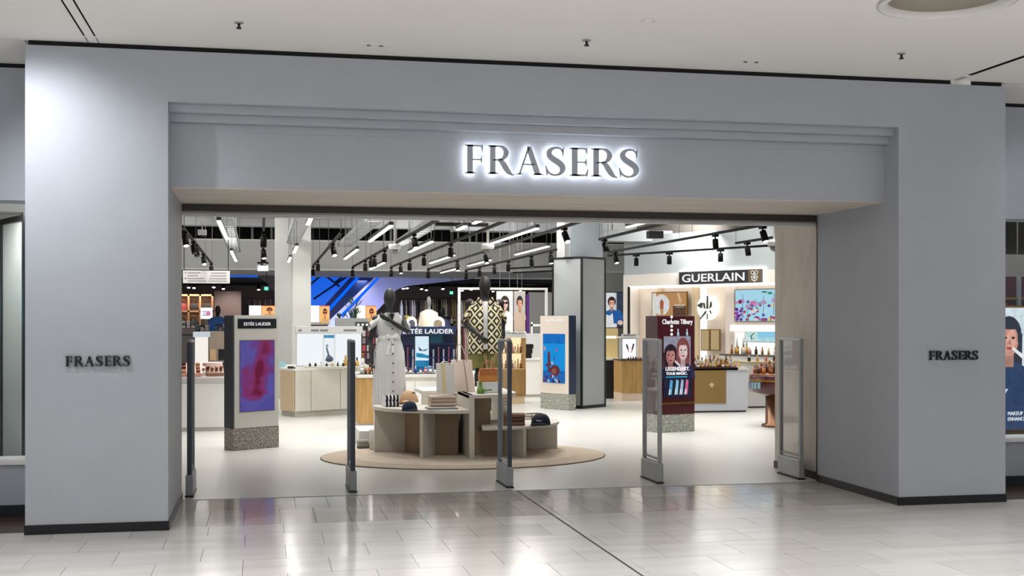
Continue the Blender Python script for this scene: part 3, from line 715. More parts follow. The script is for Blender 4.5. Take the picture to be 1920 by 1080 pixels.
cap('navy baseball cap lying on the left shelf in front of the tan cap', tuple(top_at(768, 771, LZ)) , 18, navy_cloth, navy_cloth)
c_ = cap('tan baseball cap behind the navy cap on the left shelf', tuple(top_at(766, 762, LZ) + Vector((.02, .08, .03))), -40, tan_cloth, mat('tan_peak', (206, 172, 132), .9))
c_.rotation_euler.y = R(-8); c_.scale = (1.25, 1.2, 1.35)
MB().box(-.07, .07, -.02, .02, .075, .10).build('band', mat('brown_band', (84, 60, 44), .8), c_)
cap('navy baseball cap with a small white bird emblem on the right shelf', tuple(top_at(1014, 797, RZ)), -22, mat('dark_navy_twill', (26, 34, 50), .85, bump=.15, bscale=400), mat('dark_navy_twill'), mat('white_thread', (226, 228, 232), .8)).scale = (1.32, 1.25, 1.2)
def folded(name, label, loc, w, d, hs, mats, cat, rot=0, group=None, sub='layer'):
    t = thing(name, label, cat, loc, rot, group); z = 0
    for k, h in enumerate(hs):
        o = (k % 2) * .006; n = 10
        prof = [(-d / 2 + o, z)] + [(d / 2 - h / 2 + h / 2 * math.cos(a), z + h / 2 + h / 2 * math.sin(a)) for a in [-math.pi / 2 + math.pi * i / n for i in range(n + 1)]] + [(-d / 2 + o + h * .3, z + h)]
        prof = [(-p[0], p[1]) for p in prof][::-1]
        MB().prism(prof, -w / 2 + o, w / 2 - o * .5, 'x', True).build(sub, mats[k % len(mats)], t, .004); z += h * .99
    return t
stripe = None
def pattern_mat(name, a, b, sx, sz, thr=.5, diamond=False, rough=.85):
    if name in _M: return _M[name]
    m = bpy.data.materials.new(name); m.use_nodes = True; nt = m.node_tree; bs = nt.nodes['Principled BSDF']; bs.inputs['Roughness'].default_value = rough
    tc = nt.nodes.new('ShaderNodeTexCoord'); sp = nt.nodes.new('ShaderNodeSeparateXYZ'); nt.links.new(tc.outputs['Object'], sp.inputs[0])
    def mth(op, x, y=None, z=None):
        n = nt.nodes.new('ShaderNodeMath'); n.operation = op
        for i, v in enumerate((x, y, z)):
            if v is None: continue
            if isinstance(v, (int, float)): n.inputs[i].default_value = v
            else: nt.links.new(v, n.inputs[i])
        return n.outputs[0]
    X = mth('MULTIPLY', mth('ARCTAN2', sp.outputs['X'], mth('MULTIPLY', sp.outputs['Y'], -1.25)), .23) if diamond else sp.outputs['X']
    fx = mth('ABSOLUTE', mth('SUBTRACT', mth('FRACT', mth('MULTIPLY', X, sx)), .5))
    if sz:
        fz = mth('ABSOLUTE', mth('SUBTRACT', mth('FRACT', mth('MULTIPLY', sp.outputs['Z'], sz)), .5))
        if diamond:
            s = mth('ADD', fx, fz); v = mth('SINE', mth('MULTIPLY', s, 6.2832 * 2.5)); f = mth('GREATER_THAN', v, thr)
        else: f = mth('GREATER_THAN', mth('MAXIMUM', fx, fz), thr)
    else: f = mth('GREATER_THAN', fx, thr)
    mx = nt.nodes.new('ShaderNodeMix'); mx.data_type = 'RGBA'; mx.inputs[6].default_value = lin(a) + (1,); mx.inputs[7].default_value = lin(b) + (1,)
    nt.links.new(f, mx.inputs[0]); nt.links.new(mx.outputs[2], bs.inputs['Base Color']); _M[name] = m
    return m
bw = pattern_mat('black_white_stripe', (24, 26, 34), (226, 226, 228), 22, 0, .31)
folded('folded_knitwear', 'two folded black and white striped knits at the back left of the shelf', tuple(top_at(732, 762, LZ)), .18, .22, (.075, .075), [bw, bw], 'knitwear', 8)
tr = thing('grey_tray', 'thin grey tray under the folded beige towels', 'tray', tuple(top_at(831, 768, LZ)))
MB().box(-.185, .185, 0, .30, 0, .018).build('board', mat('tray_grey', (128, 130, 132), .5), tr, .004)
MB().box(-.165, .165, .012, .288, .018, .022).build('liner', mat('tray_liner', (178, 176, 172), .6), tr)
beige_t = mat('beige_towelling', (206, 186, 168), .95, bump=.3, bscale=240)
folded('folded_towels', 'stack of folded beige towels on the grey tray', tuple(top_at(831, 766, LZ) + Vector((0, .12, .024))), .32, .24, (.048, .048, .03), [beige_t, mat('beige_towelling_dark', (188, 166, 148), .95)], 'towels', 2)
folded('folded_knitwear', 'folded brown knits on the right shelf behind the security gate', tuple(top_at(964, 797, RZ)), .26, .22, (.05, .05, .045), [mat('brown_knit', (128, 96, 82), .9), mat('brown_knit_dark', (92, 66, 58), .9)], 'knitwear', -10)
chk = pattern_mat('check_wool', (216, 208, 198), (70, 58, 54), 18, 26, .42)
folded('folded_scarf', 'cream and brown checked scarf folded behind the navy cap', tuple(top_at(1000, 786, RZ)), .20, .16, (.04, .04), [chk], 'scarf', 12)
# tote bags
def tote(label, px, py, w, h, d, lean, m, mh, stripe_m=None, rot=0, seam=None, hh=.2):
    b = thing('tote_bag', label, 'bag', tuple(top_at(px, py, MZ)), rot); T = math.tan(R(lean))
    def sl(x, y, z): return (x + z * T, y, z)
    rings = []
    for k in range(7):
        f = k / 6; dd = d * (1 - .75 * f) / 2; ww = w / 2 * (1 - .05 * math.sin(math.pi * f))
        rings.append([sl(x, y, h * f) for x, y in ((-ww, -dd), (-ww * .4, -dd * 1.1), (ww * .4, -dd * 1.1), (ww, -dd), (ww, dd), (-ww, dd))])
    MB().loft(rings, smooth=False).build('body', m, b, .006)
    for y in (-d * .12 - .004, d * .12 + .004):
        pts = [sl(-w * .24 + (w * .48) * i / 12, y, h + hh * math.sin(math.pi * i / 12) ** .6 - .02) for i in range(13)]
        MB().pathtube(pts, .007, 6).build('handle', mh, b)
    if stripe_m:
        MB().loft([[sl(x, -d * (1 - .75 * f) / 2 * 1.1 - .003, h * f) for x in (-w * .22, -w * .03)] + [sl(x, -d * (1 - .75 * f) / 2 * 1.1 + .001, h * f) for x in (-w * .03, -w * .22)] for f in (0, .5, 1)], smooth=False).build('stripe', stripe_m, b)
    if seam:
        MB().loft([[sl(x, -d * (1 - .75 * f) / 2 * 1.1 - .003, h * f) for x in (w * .10, w * .13)] + [sl(x, -d * (1 - .75 * f) / 2 * 1.1 + .002, h * f) for x in (w * .13, w * .10)] for f in (0, .5, 1)], smooth=False).build('seam', seam, b)
    return b
tote('white tote bag with a pale yellow stripe on the high shelf', 836, 737, .225, .37, .10, -2, mat('white_canvas', (228, 226, 222), .8), mat('white_handle', (214, 210, 204), .7), mat('pale_yellow', (224, 212, 160), .8), 4, hh=.04)
tote('beige tote bag with a dark seam and tall handles leaning on the high shelf', 872, 734, .265, .40, .12, -7, mat('beige_canvas', (214, 200, 188), .8), mat('handle_brown', (176, 160, 148), .6), None, -6, mat('seam_dark', (110, 86, 76), .7), hh=.22)
ob = thing('orange_bag', 'small orange leather handbag standing on a white box', 'bag', tuple(top_at(918, 737, MZ) + Vector((0, .12, .135))))
MB().loft([[(-.115, -.04, 0), (.115, -.04, 0), (.115, .04, 0), (-.115, .04, 0)], [(-.12, -.045, .08), (.12, -.045, .08), (.12, .045, .08), (-.12, .045, .08)], [(-.105, -.02, .165), (.105, -.02, .165), (.105, .02, .165), (-.105, .02, .165)]], smooth=False).build('body', mat('orange_leather', (214, 140, 72), .5), ob, .008)
MB().box(-.11, .11, -.052, -.036, .085, .165).build('flap', mat('orange_leather_dark', (190, 112, 58), .5), ob, .004)
MB().pathtube([(-.08, 0, .16), (-.06, 0, .23), (0, 0, .26), (.06, 0, .23), (.08, 0, .16)], .007, 6).build('handle', mat('orange_leather_dark'), ob)
wb = thing('white_box', 'white box with small dark lettering under the orange handbag', 'box', tuple(top_at(918, 737, MZ) + Vector((0, .12, 0))))
MB().box(-.13, .13, -.06, .06, 0, .118).build('box_base', mat('white_card', (226, 228, 230), .6), wb, .003)
MB().box(-.133, .133, -.063, .063, .118, .134).build('lid', mat('white_card_lid', (236, 236, 236), .6), wb, .003)
MB().box(-.05, .04, -.062, -.06, .03, .042).build('print', mat('print_grey', (80, 80, 84), .6), wb)
gv = thing('green_bottle', 'small bright green bottle vase on the edge of the high shelf', 'vase', tuple(top_at(901, 738, MZ)))
MB().lathe([(.0, 0), (.042, .0), (.048, .03), (.04, .06), (.022, .075), (.019, .14), (.022, .15), (.019, .15)], 18).build('body', mat('green_glass', (104, 146, 60), .3), gv)
MB().lathe([(.024, .03), (.042, .045), (.02, .055)], 12, .055, -.01).build('stopper', mat('green_glass'), gv)
# potted stems seen through the middle gate
pl = thing('potted_plant', 'potted plant with pale dried stems and green leaves behind the middle security gate', 'plant', (2.90, 15.62, MZ))
MB().lathe([(.0, 0), (.07, 0), (.075, .05), (.07, .09), (.065, .10), (.06, .09)], 20).build('pot', mat('grey_pot', (120, 118, 112), .6), pl)
random.seed(5)
for k in range(9):
    a = random.random() * 6.28; b = .05 + .08 * random.random()
    MB().pathtube([(0, 0, .09), (b * .4 * math.cos(a), b * .4 * math.sin(a), .25), (b * math.cos(a), b * math.sin(a), .40 + .08 * random.random())], [.005, .004, .003], 5).build('stem', mat('dried_stem', (158, 122, 92), .8), pl)
leaf_m = mat('leaf_green', (84, 118, 62), .5, noise=(12, .2))
for k in range(18):
    a = k * 2.4; r_ = .04 + .10 * (k % 5) / 5; z = .08 + .14 * ((k * 7) % 10) / 10
    d_ = Vector((math.cos(a), math.sin(a), .35)); s_ = Vector((-math.sin(a), math.cos(a), 0)) * .022
    p0 = Vector((r_ * .4 * math.cos(a), r_ * .4 * math.sin(a), z)); p1 = p0 + d_ * .055; p2 = p0 + d_ * .10 + Vector((0, 0, -.025))
    n_ = Vector((0, 0, .003))
    MB().add([p0, p1 + s_, p2, p1 - s_, p0 + n_, p1 + s_ + n_, p2 + n_, p1 - s_ + n_], [(0, 1, 2, 3), (7, 6, 5, 4), (0, 4, 5, 1), (1, 5, 6, 2), (2, 6, 7, 3), (3, 7, 4, 0)]).build('leaf', leaf_m, pl)
# low plinth with trainers to the left of the podium
pb = fl(691, 843)
lp = tag(MB().box(-.12, .30, -.02, .8, 0, .20).build('low_plinth', mat('podium_panel', (196, 194, 188), .5), bevel=.006, loc=(pb.x + .02, pb.y + .32, PZ)), 'low pale plinth half hidden behind the left end of the podium', 'plinth')
def shoe(label, loc, rot):
    s = thing('trainer', label, 'shoe', loc, rot, 'pair of grey trainers beside the podium')
    MB().prism([(-.13, -.035), (-.10, -.045), (.06, -.048), (.13, -.03), (.145, 0), (.13, .03), (.06, .046), (-.10, .04), (-.13, .03)], 0, .025).build('sole', mat('sole_grey', (90, 86, 82), .7), s, .004)
    MB().loft([[(x, y * (1 - .25 * f), .025 + hgt * f) for x, y in ((-.125, -.032), (-.05, -.04), (.05, -.042), (.125, -.02), (.135, 0), (.125, .02), (.05, .042), (-.05, .04), (-.125, .032))] for f, hgt in ((0, 0), (1, .045))]).build('upper', mat('shoe_grey', (150, 146, 138), .8), s)
    MB().loft([[(x, y, z) for x, y in ((-.12, -.03), (0, -.035), (.03, 0), (0, .035), (-.12, .03))] for z in (.065, .10)]).build('collar', mat('shoe_grey'), s)
    MB().box(-.02, .06, -.012, .012, .068, .08).build('laces', mat('lace_white', (220, 218, 214), .8), s)
shoe('grey trainer on the rug left of the podium, nearer one', (pb.x - .02, pb.y + .06, PZ), 20)
shoe('grey trainer on the rug left of the podium, farther one', (pb.x - .01, pb.y + .19, PZ), 24)
# ================================================================== MANNEQUINS
def solidify(mb, voxel, name, smooth=4):                       # fuse overlapping limbs into one continuous skin
    me = mb.mesh(name); o = bpy.data.objects.new(name, me); COL.objects.link(o)
    r_ = o.modifiers.new('fuse', 'REMESH'); r_.mode = 'VOXEL'; r_.voxel_size = voxel; r_.use_smooth_shade = True
    s_ = o.modifiers.new('soft', 'SMOOTH'); s_.factor = .5; s_.iterations = smooth
    out = bpy.data.meshes.new_from_object(o.evaluated_get(bpy.context.evaluated_depsgraph_get()))
    bpy.data.objects.remove(o); bpy.data.meshes.remove(me)
    return out
def oval_ring(cx, cy, z, rx, ry, n=20, front=1.0):
    return [(cx + rx * math.cos(t), cy + ry * math.sin(t) * (front if math.sin(t) < 0 else 1), z) for t in [2 * math.pi * k / n for k in range(n)]]
def hand(mb, wrist, d, nrm, s=1.0):                            # palm, four fingers and a thumb, lightly curled
    w = Vector(wrist); d = Vector(d).normalized(); n = Vector(nrm); n = (n - d * n.dot(d)).normalized(); b = d.cross(n)
    mb.pathtube([w - d * .02, w + d * .03, w + d * .085], [.022 * s, .030 * s, .032 * s], 10)
    for k, (off, ln) in enumerate(((-.026, .072), (-.009, .084), (.009, .079), (.026, .062))):
        p0 = w + d * .075 + b * off * s; p1 = p0 + d * ln * .45 * s + n * .006; p2 = p1 + d * ln * .32 * s + n * .018; p3 = p2 + d * ln * .18 * s + n * .022
        mb.pathtube([p0, p1, p2, p3], [.0088 * s, .0082 * s, .0074 * s, .0062 * s], 7)
    t0 = w + d * .02 - b * .024 * s
    mb.pathtube([t0, t0 + (d * .6 - b * .8 + n * .35).normalized() * .04, t0 + (d * .85 - b * .45 + n * .5).normalized() * .078], [.011 * s, .010 * s, .008 * s], 7)
def figure(H, fem, arms, legs_apart=.09):
    k = H / 1.83; mb = MB(); S = lambda p: (p[0] * k, p[1] * k, p[2] * k)
    # head (featureless egg), neck
    if fem: mb.ell(S((0, -.012, 1.705)), .076 * k, .096 * k, .128 * k, 18, 12); mb.pathtube([S((0, .012, 1.44)), S((0, .008, 1.54)), S((0, 0, 1.64))], [.066 * k, .046 * k, .046 * k], 14)
    else: mb.ell(S((0, -.012, 1.700)), .080 * k, .102 * k, .132 * k, 18, 12); mb.pathtube([S((0, .012, 1.44)), S((0, .008, 1.53)), S((0, 0, 1.63))], [.082 * k, .060 * k, .058 * k], 14)
    tor = ((.90, .155, .11), (.98, .168, .118), (1.07, .142, .10), (1.16, .120, .088), (1.26, .140, .105), (1.34, .152, .112), (1.42, .165, .085), (1.475, .10, .06)) if fem else \
          ((.90, .155, .11), (.98, .160, .115), (1.08, .150, .108), (1.18, .158, .112), (1.28, .178, .122), (1.36, .190, .122), (1.44, .185, .09), (1.49, .11, .065))
    mb.loft([[S(p) for p in oval_ring(0, 0, z, rx, ry)] for z, rx, ry in tor])
    for sx in (-1, 1):
        h_ = legs_apart
        mb.pathtube([S((sx * h_, 0, .95)), S((sx * h_, .0, .72)), S((sx * (h_ - .005), -.005, .50)), S((sx * (h_ - .01), .012, .34)), S((sx * (h_ - .015), .01, .09))], [(.085 if fem else .092) * k, .072 * k, .052 * k, .052 * k, .034 * k], 14)
        mb.pathtube([S((sx * (h_ - .015), .035, .05)), S((sx * (h_ - .012), -.03, .05)), S((sx * h_, -.11, .03)), S((sx * h_, -.16, .022))], [.036 * k, .040 * k, .032 * k, .018 * k], 10)
    for sh, el, wr, hd, hn in arms:
        sh, el, wr = S(sh), S(el), S(wr); mid = [(a + b) / 2 for a, b in zip(el, wr)]
        mb.pathtube([sh, el, mid, wr], [(.046 if fem else .056) * k, (.035 if fem else .042) * k, (.034 if fem else .04) * k, .024 * k], 12)
        mb.ell(sh, (.052 if fem else .064) * k, (.05 if fem else .06) * k, (.05 if fem else .06) * k, 14, 9)
        hand(mb, wr, hd, hn, k)
    return mb
manq = mat('mannequin_black', (12, 12, 13), .6, noise=(30, .1)); manq_g = mat('mannequin_charcoal', (40, 42, 44), .55)
manq_tex = ramp_mat('mannequin_wrapped', [(.4, (6, 6, 7)), (.6, (18, 18, 20))], 60, 2, rough=.6, stretch=(1, 1, 2.5), bump=.4)
def skin_obj(mb, name, m, parent, voxel=.0075):
    me = solidify(mb, voxel, name); me.materials.clear(); me.materials.append(m)
    o = bpy.data.objects.new(name, me); COL.objects.link(o); o.parent = parent
    return o
# ---- woman's figure in the shirt dress
FY_ = 15.72; fp = at(730, 598, FY_)
pz = .27
tag(MB().lathe([(.26, 0), (.26, pz - PZ - .004)], 32).build('round_plinth', mat('podium_panel'), bevel=.006, loc=(fp.x, FY_, PZ)), 'round pale plinth under the mannequin in the grey dress', 'plinth')
fw = thing('mannequin', 'black egg-headed mannequin in a grey striped belted shirt dress', 'mannequin', (fp.x, FY_, pz), 8)
armsF = [((-.175, .01, 1.43), (-.235, .05, 1.17), (-.245, -.02, .94), (-.02, -.15, -1), (1, -.2, 0)),
         ((.175, .0, 1.43), (.205, -.155, 1.265), (-.045, -.215, 1.41), (-.80, -.05, .42), (0, 1, .3))]
skin_obj(figure(1.83, True, armsF), 'body', manq_g, fw)
def stripes():
    m = bpy.data.materials.new('striped_linen'); m.use_nodes = True; nt = m.node_tree; b = nt.nodes['Principled BSDF']; b.inputs['Roughness'].default_value = .9
    tc = nt.nodes.new('ShaderNodeTexCoord'); wv = nt.nodes.new('ShaderNodeTexWave'); wv.bands_direction = 'X'; wv.inputs['Scale'].default_value = 28; wv.inputs['Distortion'].default_value = .6
    rp = nt.nodes.new('ShaderNodeValToRGB'); rp.color_ramp.elements[0].position = .25; rp.color_ramp.elements[1].position = .6
    rp.color_ramp.elements[0].color = lin((150, 152, 156)) + (1,); rp.color_ramp.elements[1].color = lin((238, 238, 236)) + (1,)
    nt.links.new(tc.outputs['Object'], wv.inputs['Vector']); nt.links.new(wv.outputs['Color'], rp.inputs[0]); nt.links.new(rp.outputs[0], b.inputs['Base Color'])
    return m
linen = stripes(); linen_plain = mat('pale_linen', (232, 232, 230), .9)
def folds_ring(z, rx, ry, amp, n=72, fr=13, ph=0):
    o = []
    for k in range(n):
        t = 2 * math.pi * k / n; q = 1 + amp * math.sin(fr * t + ph) + amp * .6 * math.sin(5 * t + 1 + ph)
        o.append((rx * q * math.cos(t), ry * q * math.sin(t), z))
    return o
MB().loft([folds_ring(1.195, .136, .105, .006), folds_ring(1.10, .172, .132, .015), folds_ring(1.0, .198, .150, .022), folds_ring(.80, .208, .158, .03), folds_ring(.55, .212, .165, .045), folds_ring(.27, .218, .172, .06)], caps=False).build('skirt', linen, fw)
MB().loft([folds_ring(1.19, .134, .104, .01), folds_ring(1.24, .158, .122, .02), folds_ring(1.32, .170, .130, .012), folds_ring(1.40, .180, .112, .006), folds_ring(1.455, .165, .085, 0), folds_ring(1.495, .085, .066, 0)], caps=False).build('bodice', linen, fw)
for sx in (-1, 1):
    MB().loft([[(sx * (.135 + .13 * f), .01 + (.062 + .012 * f) * math.cos(t), 1.43 - .105 * f + (.062 + .008 * f) * math.sin(t) * (1 - .25 * f)) for t in [2 * math.pi * i / 16 for i in range(16)]] for f in (0, .5, 1)], caps=False).build('sleeve', linen, fw)
    MB().prism([(0, 1.50), (sx * .085, 1.515), (sx * .125, 1.43), (sx * .055, 1.385), (sx * .005, 1.40)] if sx > 0 else [(0, 1.50), (-.005, 1.40), (-.055, 1.385), (-.125, 1.43), (-.085, 1.515)], -.140, -.128, 'y').build('collar', linen_plain, fw, .003)
MB().prism([(-.035, 1.50), (.035, 1.50), (0, 1.385)], -.146, -.141, 'y').build('neck_opening', manq, fw)
MB().loft([oval_ring(0, 0, z, rx, ry, 24) for z, rx, ry in ((1.165, .150, .118), (1.185, .147, .116), (1.215, .146, .115))], caps=False).build('belt', linen_plain, fw)
for pts in ([(0, 1.19), (-.05, 1.235), (-.085, 1.215), (-.06, 1.17)], [(0, 1.19), (.045, 1.24), (.09, 1.225), (.06, 1.175)], [(-.012, 1.19), (.0, 1.19), (-.045, .96), (-.085, .97)], [(.0, 1.19), (.014, 1.19), (.03, 1.0), (-.008, .99)]):
    MB().prism(pts, -.155, -.125, 'y').build('bow', linen_plain, fw, .008)
for z in (1.30, 1.10, .98, .86, .74, .62, .50): MB().ell((.006, -.135 - .045 * min(1, (1.3 - z) / .4), z), .010, .006, .010, 10, 6).build('button', black_m, fw)
# ---- man's figure in the patterned shirt
MY = 16.62; mp = at(909, 598, MY); pz2 = .42
tag(MB().lathe([(.34, 0), (.34, pz2 - .008)], 32).build('round_plinth', mat('podium_panel'), bevel=.006, loc=(mp.x, MY, .003)), 'round pale plinth under the mannequin in the patterned shirt', 'plinth')
mn = thing('mannequin', 'tall black mannequin in a cream and black patterned shirt and olive shorts', 'mannequin', (mp.x, MY, pz2), -6)
armsM = [((-.205, .0, 1.46), (-.285, .0, 1.20), (-.095, -.195, 1.03), (.62, -.05, -.55), (.3, .6, 0)),
         ((.205, .0, 1.46), (.245, .03, 1.17), (.245, -.03, .93), (0, -.1, -1), (-1, -.2, 0))]
skin_obj(figure(1.88, False, armsM, .095), 'body', manq_tex, mn)
dia = pattern_mat('diamond_print', (36, 32, 28), (214, 204, 168), 5.6, 5.6, .12, True)
tee = mat('white_tee', (206, 206, 206), .9); olive = mat('olive_cotton', (98, 96, 48), .9, noise=(6, .12))
def open_ring(z, rx, ry, gap, n=36, th=.012):
    a0 = -90 + gap; a1 = 270 - gap
    o = [(rx * math.cos(R(a0 + (a1 - a0) * k / n)), ry * math.sin(R(a0 + (a1 - a0) * k / n)), z) for k in range(n + 1)]
    i = [((rx - th) * math.cos(R(a0 + (a1 - a0) * k / n)), (ry - th) * math.sin(R(a0 + (a1 - a0) * k / n)), z) for k in range(n + 1)]
    return o + i[::-1]
MB().loft([oval_ring(0, 0, z, rx, ry, 28) for z, rx, ry in ((.86, .182, .134), (1.0, .182, .134), (1.2, .186, .134), (1.36, .20, .138), (1.46, .19, .105), (1.525, .085, .075))], caps=False).build('tee', tee, mn)
MB().loft([open_ring(z, rx, ry, g) for z, rx, ry, g in ((.80, .250, .185, 9), (.95, .242, .175, 8), (1.15, .240, .170, 8), (1.34, .240, .168, 8), (1.44, .232, .138, 10), (1.50, .190, .11, 14), (1.535, .10, .088, 26))]).build('shirt', dia, mn)
for sx in (-1, 1):
    MB().loft([[(sx * (.17 + .13 * f), .0 + (.088 + .012 * f) * math.cos(t), 1.475 - .21 * f + (.075 + .01 * f) * math.sin(t) * (1 - .3 * f)) for t in [2 * math.pi * i / 18 for i in range(18)]] for f in (0, .5, 1)], caps=False).build('sleeve', dia, mn)
    MB().prism([(sx * .03, 1.55), (sx * .10, 1.585), (sx * .135, 1.50), (sx * .055, 1.45)][::sx], -.128, -.115, 'y').build('collar', dia, mn, .003)
    MB().loft([oval_ring(sx * q, 0, z, rx, ry, 22) for z, q, rx, ry in ((.99, .088, .105, .138), (.88, .10, .118, .14), (.75, .112, .122, .138), (.60, .122, .126, .136))], caps=False).build('shorts_leg', olive, mn)
MB().loft([oval_ring(0, 0, z, .19, .138, 28) for z in (.94, 1.0)], caps=False).build('waistband', olive, mn)
# ---- far figures in the back hall
def far_figure(label, px, Y, py_top, cloth, hm, w, rot):
    p = at(px, py_top, Y); H = 1.80; base = max(.02, p.z - H)
    tag(MB().box(-.3, .3, -.3, .3, 0, base).build('plinth', white_m, loc=(p.x, Y, .003)), 'white square plinth under the ' + label.split(' in ')[0] + ' in ' + label.split(' in ')[1].split(' seen')[0].split(' beside')[0].split(' at')[0], 'plinth')
    t = thing('mannequin', label, 'mannequin', (p.x, Y, base + .003), rot)
    me = solidify(figure(H, False, [((-.19, 0, 1.45), (-.24, .02, 1.18), (-.23, -.03, .94), (0, -.1, -1), (1, 0, 0)), ((.19, 0, 1.45), (.24, .02, 1.18), (.23, -.03, .94), (0, -.1, -1), (-1, 0, 0))]), .016, 'body', 2)
    me.materials.clear(); me.materials.append(hm); o = bpy.data.objects.new('body', me); COL.objects.link(o); o.parent = t
    MB().loft([oval_ring(0, 0, z, rx, ry, 20) for z, rx, ry in ((.72, .25, .17), (1.1, .24, .16), (1.38, .26, .165), (1.45, .24, .13), (1.51, .09, .08))], caps=False).build('jacket', cloth, t)
    for sx in (-1, 1): MB().pathtube([(sx * .2, 0, 1.43), (sx * .265, .02, 1.18), (sx * .25, -.02, 1.0)], [.075, .066, .056], 12, False).build('sleeve', cloth, t)
    MB().box(-.18, .18, -.1, .1, .1, .75).build('trousers', mat('dark_trousers', (40, 42, 50), .9), t, .05)
    t.scale = (w, 1, 1)
far_figure('grey-headed mannequin in a cream jacket seen from behind the navy beauty stand', 804, 26.5, 556, mat('cream_cloth', (214, 204, 188), .9, noise=(10, .06)), mat('mannequin_grey', (110, 112, 116), .6), .72, 170)
far_figure('far mannequin in a slate blue top beside the cream-jacketed one', 829, 31.0, 576, mat('slate_cloth', (72, 80, 118), .9), manq, .8, 150)
far_figure('far mannequin in a bright blue jacket at the handbag shelves', 408, 33.0, 573, mat('blue_cloth', (44, 84, 146), .9), manq, .85, 30)
# ================================================================== COUNTERS AND BEAUTY DISPLAYS
oak = ramp_mat('oak_veneer', [(.3, (164, 126, 72)), (.55, (184, 146, 88)), (.8, (198, 162, 104))], 6, 4, rough=.5, stretch=(4, 4, .35))
oak_d = ramp_mat('oak_veneer_dark', [(.3, (140, 106, 58)), (.7, (164, 128, 74))], 6, 4, rough=.5, stretch=(4, 4, .35))
ivory = mat('ivory_laminate', (216, 212, 202), .45); plinth_m = mat('pale_plinth', (190, 186, 178), .5); top_m = mat('counter_top_white', (232, 230, 226), .3)
gold = mat('gold_trim'); oak_pale = mat('pale_oak', (206, 184, 150), .5)
lit_white = glow('lit_white', (250, 250, 250), 1.25); lit_warm = glow('lit_warm', (255, 226, 178), 1.15)
def bottle(label, loc, r, h, m, capm, group, cat='bottle', name='perfume_bottle', neck=.35, square=False):
    t = thing(name, label, cat, loc, 0, group)
    if square: MB().box(-r, r, -r * .6, r * .6, 0, h * (1 - neck)).build('body', m, t, r * .2)
    else: MB().lathe([(.002, 0), (r, 0), (r, h * (1 - neck) * .9), (r * .45, h * (1 - neck))], 10).build('body', m, t)
    MB().lathe([(r * .42, h * (1 - neck)), (r * .42, h), (.002, h)], 8).build('cap', capm, t)
    return t
cols = {'amber': (178, 110, 50), 'honey': (214, 172, 96), 'rose': (206, 140, 136), 'white': (236, 234, 230), 'bronze': (140, 84, 52), 'dark': (52, 34, 30), 'blue': (40, 74, 150), 'clear': (206, 214, 216), 'pink': (222, 150, 160), 'black': (24, 24, 26), 'red': (150, 36, 44), 'teal': (70, 140, 160)}
def cm(k): return mat('pot_' + k, cols[k], .25)
def bottle_row(P0, P1, n, kinds, group, where, r=.022, h=.11, square=False, name='perfume_bottle', cat='bottle'):
    cnt = {}
    for i in range(n):
        k = kinds[i % len(kinds)]; p = Vector(P0).lerp(Vector(P1), i / max(n - 1, 1)); cnt[k] = cnt.get(k, 0) + 1
        bottle('%s %s bottle from the left %s' % (ORD[cnt[k] - 1], k, where), p, r * random.uniform(.85, 1.15), h * random.uniform(.8, 1.25), cm(k), cm(random.choice(('dark', 'white', 'honey'))) if k != 'white' else gold, group, cat, name, square=square)
random.seed(21)
# --- long ivory counter left of centre
A, B, C, D = fl(527, 779), fl(552, 783), fl(582, 781), fl(690, 774.5)
ct1 = thing('sales_counter', 'long ivory counter with an oak end behind the purple-screen totem', 'counter', (B.x, B.y, .002))
o = B
def rel(p): return (p.x - o.x, p.y - o.y)
back_ = [(D.x - o.x, D.y - o.y + 1.0), (A.x - o.x, A.y - o.y + 1.0)]
def inset(pts, k): cx = sum(p[0] for p in pts) / len(pts); cy = sum(p[1] for p in pts) / len(pts); return [(cx + (p[0] - cx) * k, cy + (p[1] - cy) * k) for p in pts]
poly = [rel(A), rel(B), rel(C), rel(D)] + back_
MB().prism(inset(poly, .97), 0, .10).build('plinth', plinth_m, ct1)
MB().prism(inset(poly, .985), .10, .80).build('carcass', ivory, ct1)
def panel_between(p, q, z0, z1, m, name, t=.02, g=.006):
    dx, dy = q[0] - p[0], q[1] - p[1]; l = math.hypot(dx, dy); ux, uy = dx / l, dy / l; nx, ny = uy * t, -ux * t
    a = (p[0] + ux * g, p[1] + uy * g); b = (q[0] - ux * g, q[1] - uy * g)
    return MB().prism([a, b, (b[0] + nx, b[1] + ny), (a[0] + nx, a[1] + ny)], z0, z1).build(name, m, ct1)
panel_between(rel(A), rel(B), .10, .80, oak_pale, 'end_panel')
panel_between(rel(B), rel(C), .10, .80, ivory, 'door'); mid = Vector(C).lerp(D, .5)
panel_between(rel(C), rel(mid), .10, .80, ivory, 'door'); panel_between(rel(mid), rel(D), .10, .80, ivory, 'door')
MB().prism(inset(poly, 1.03), .80, .86).build('worktop', top_m, ct1, .008)
cz = .864
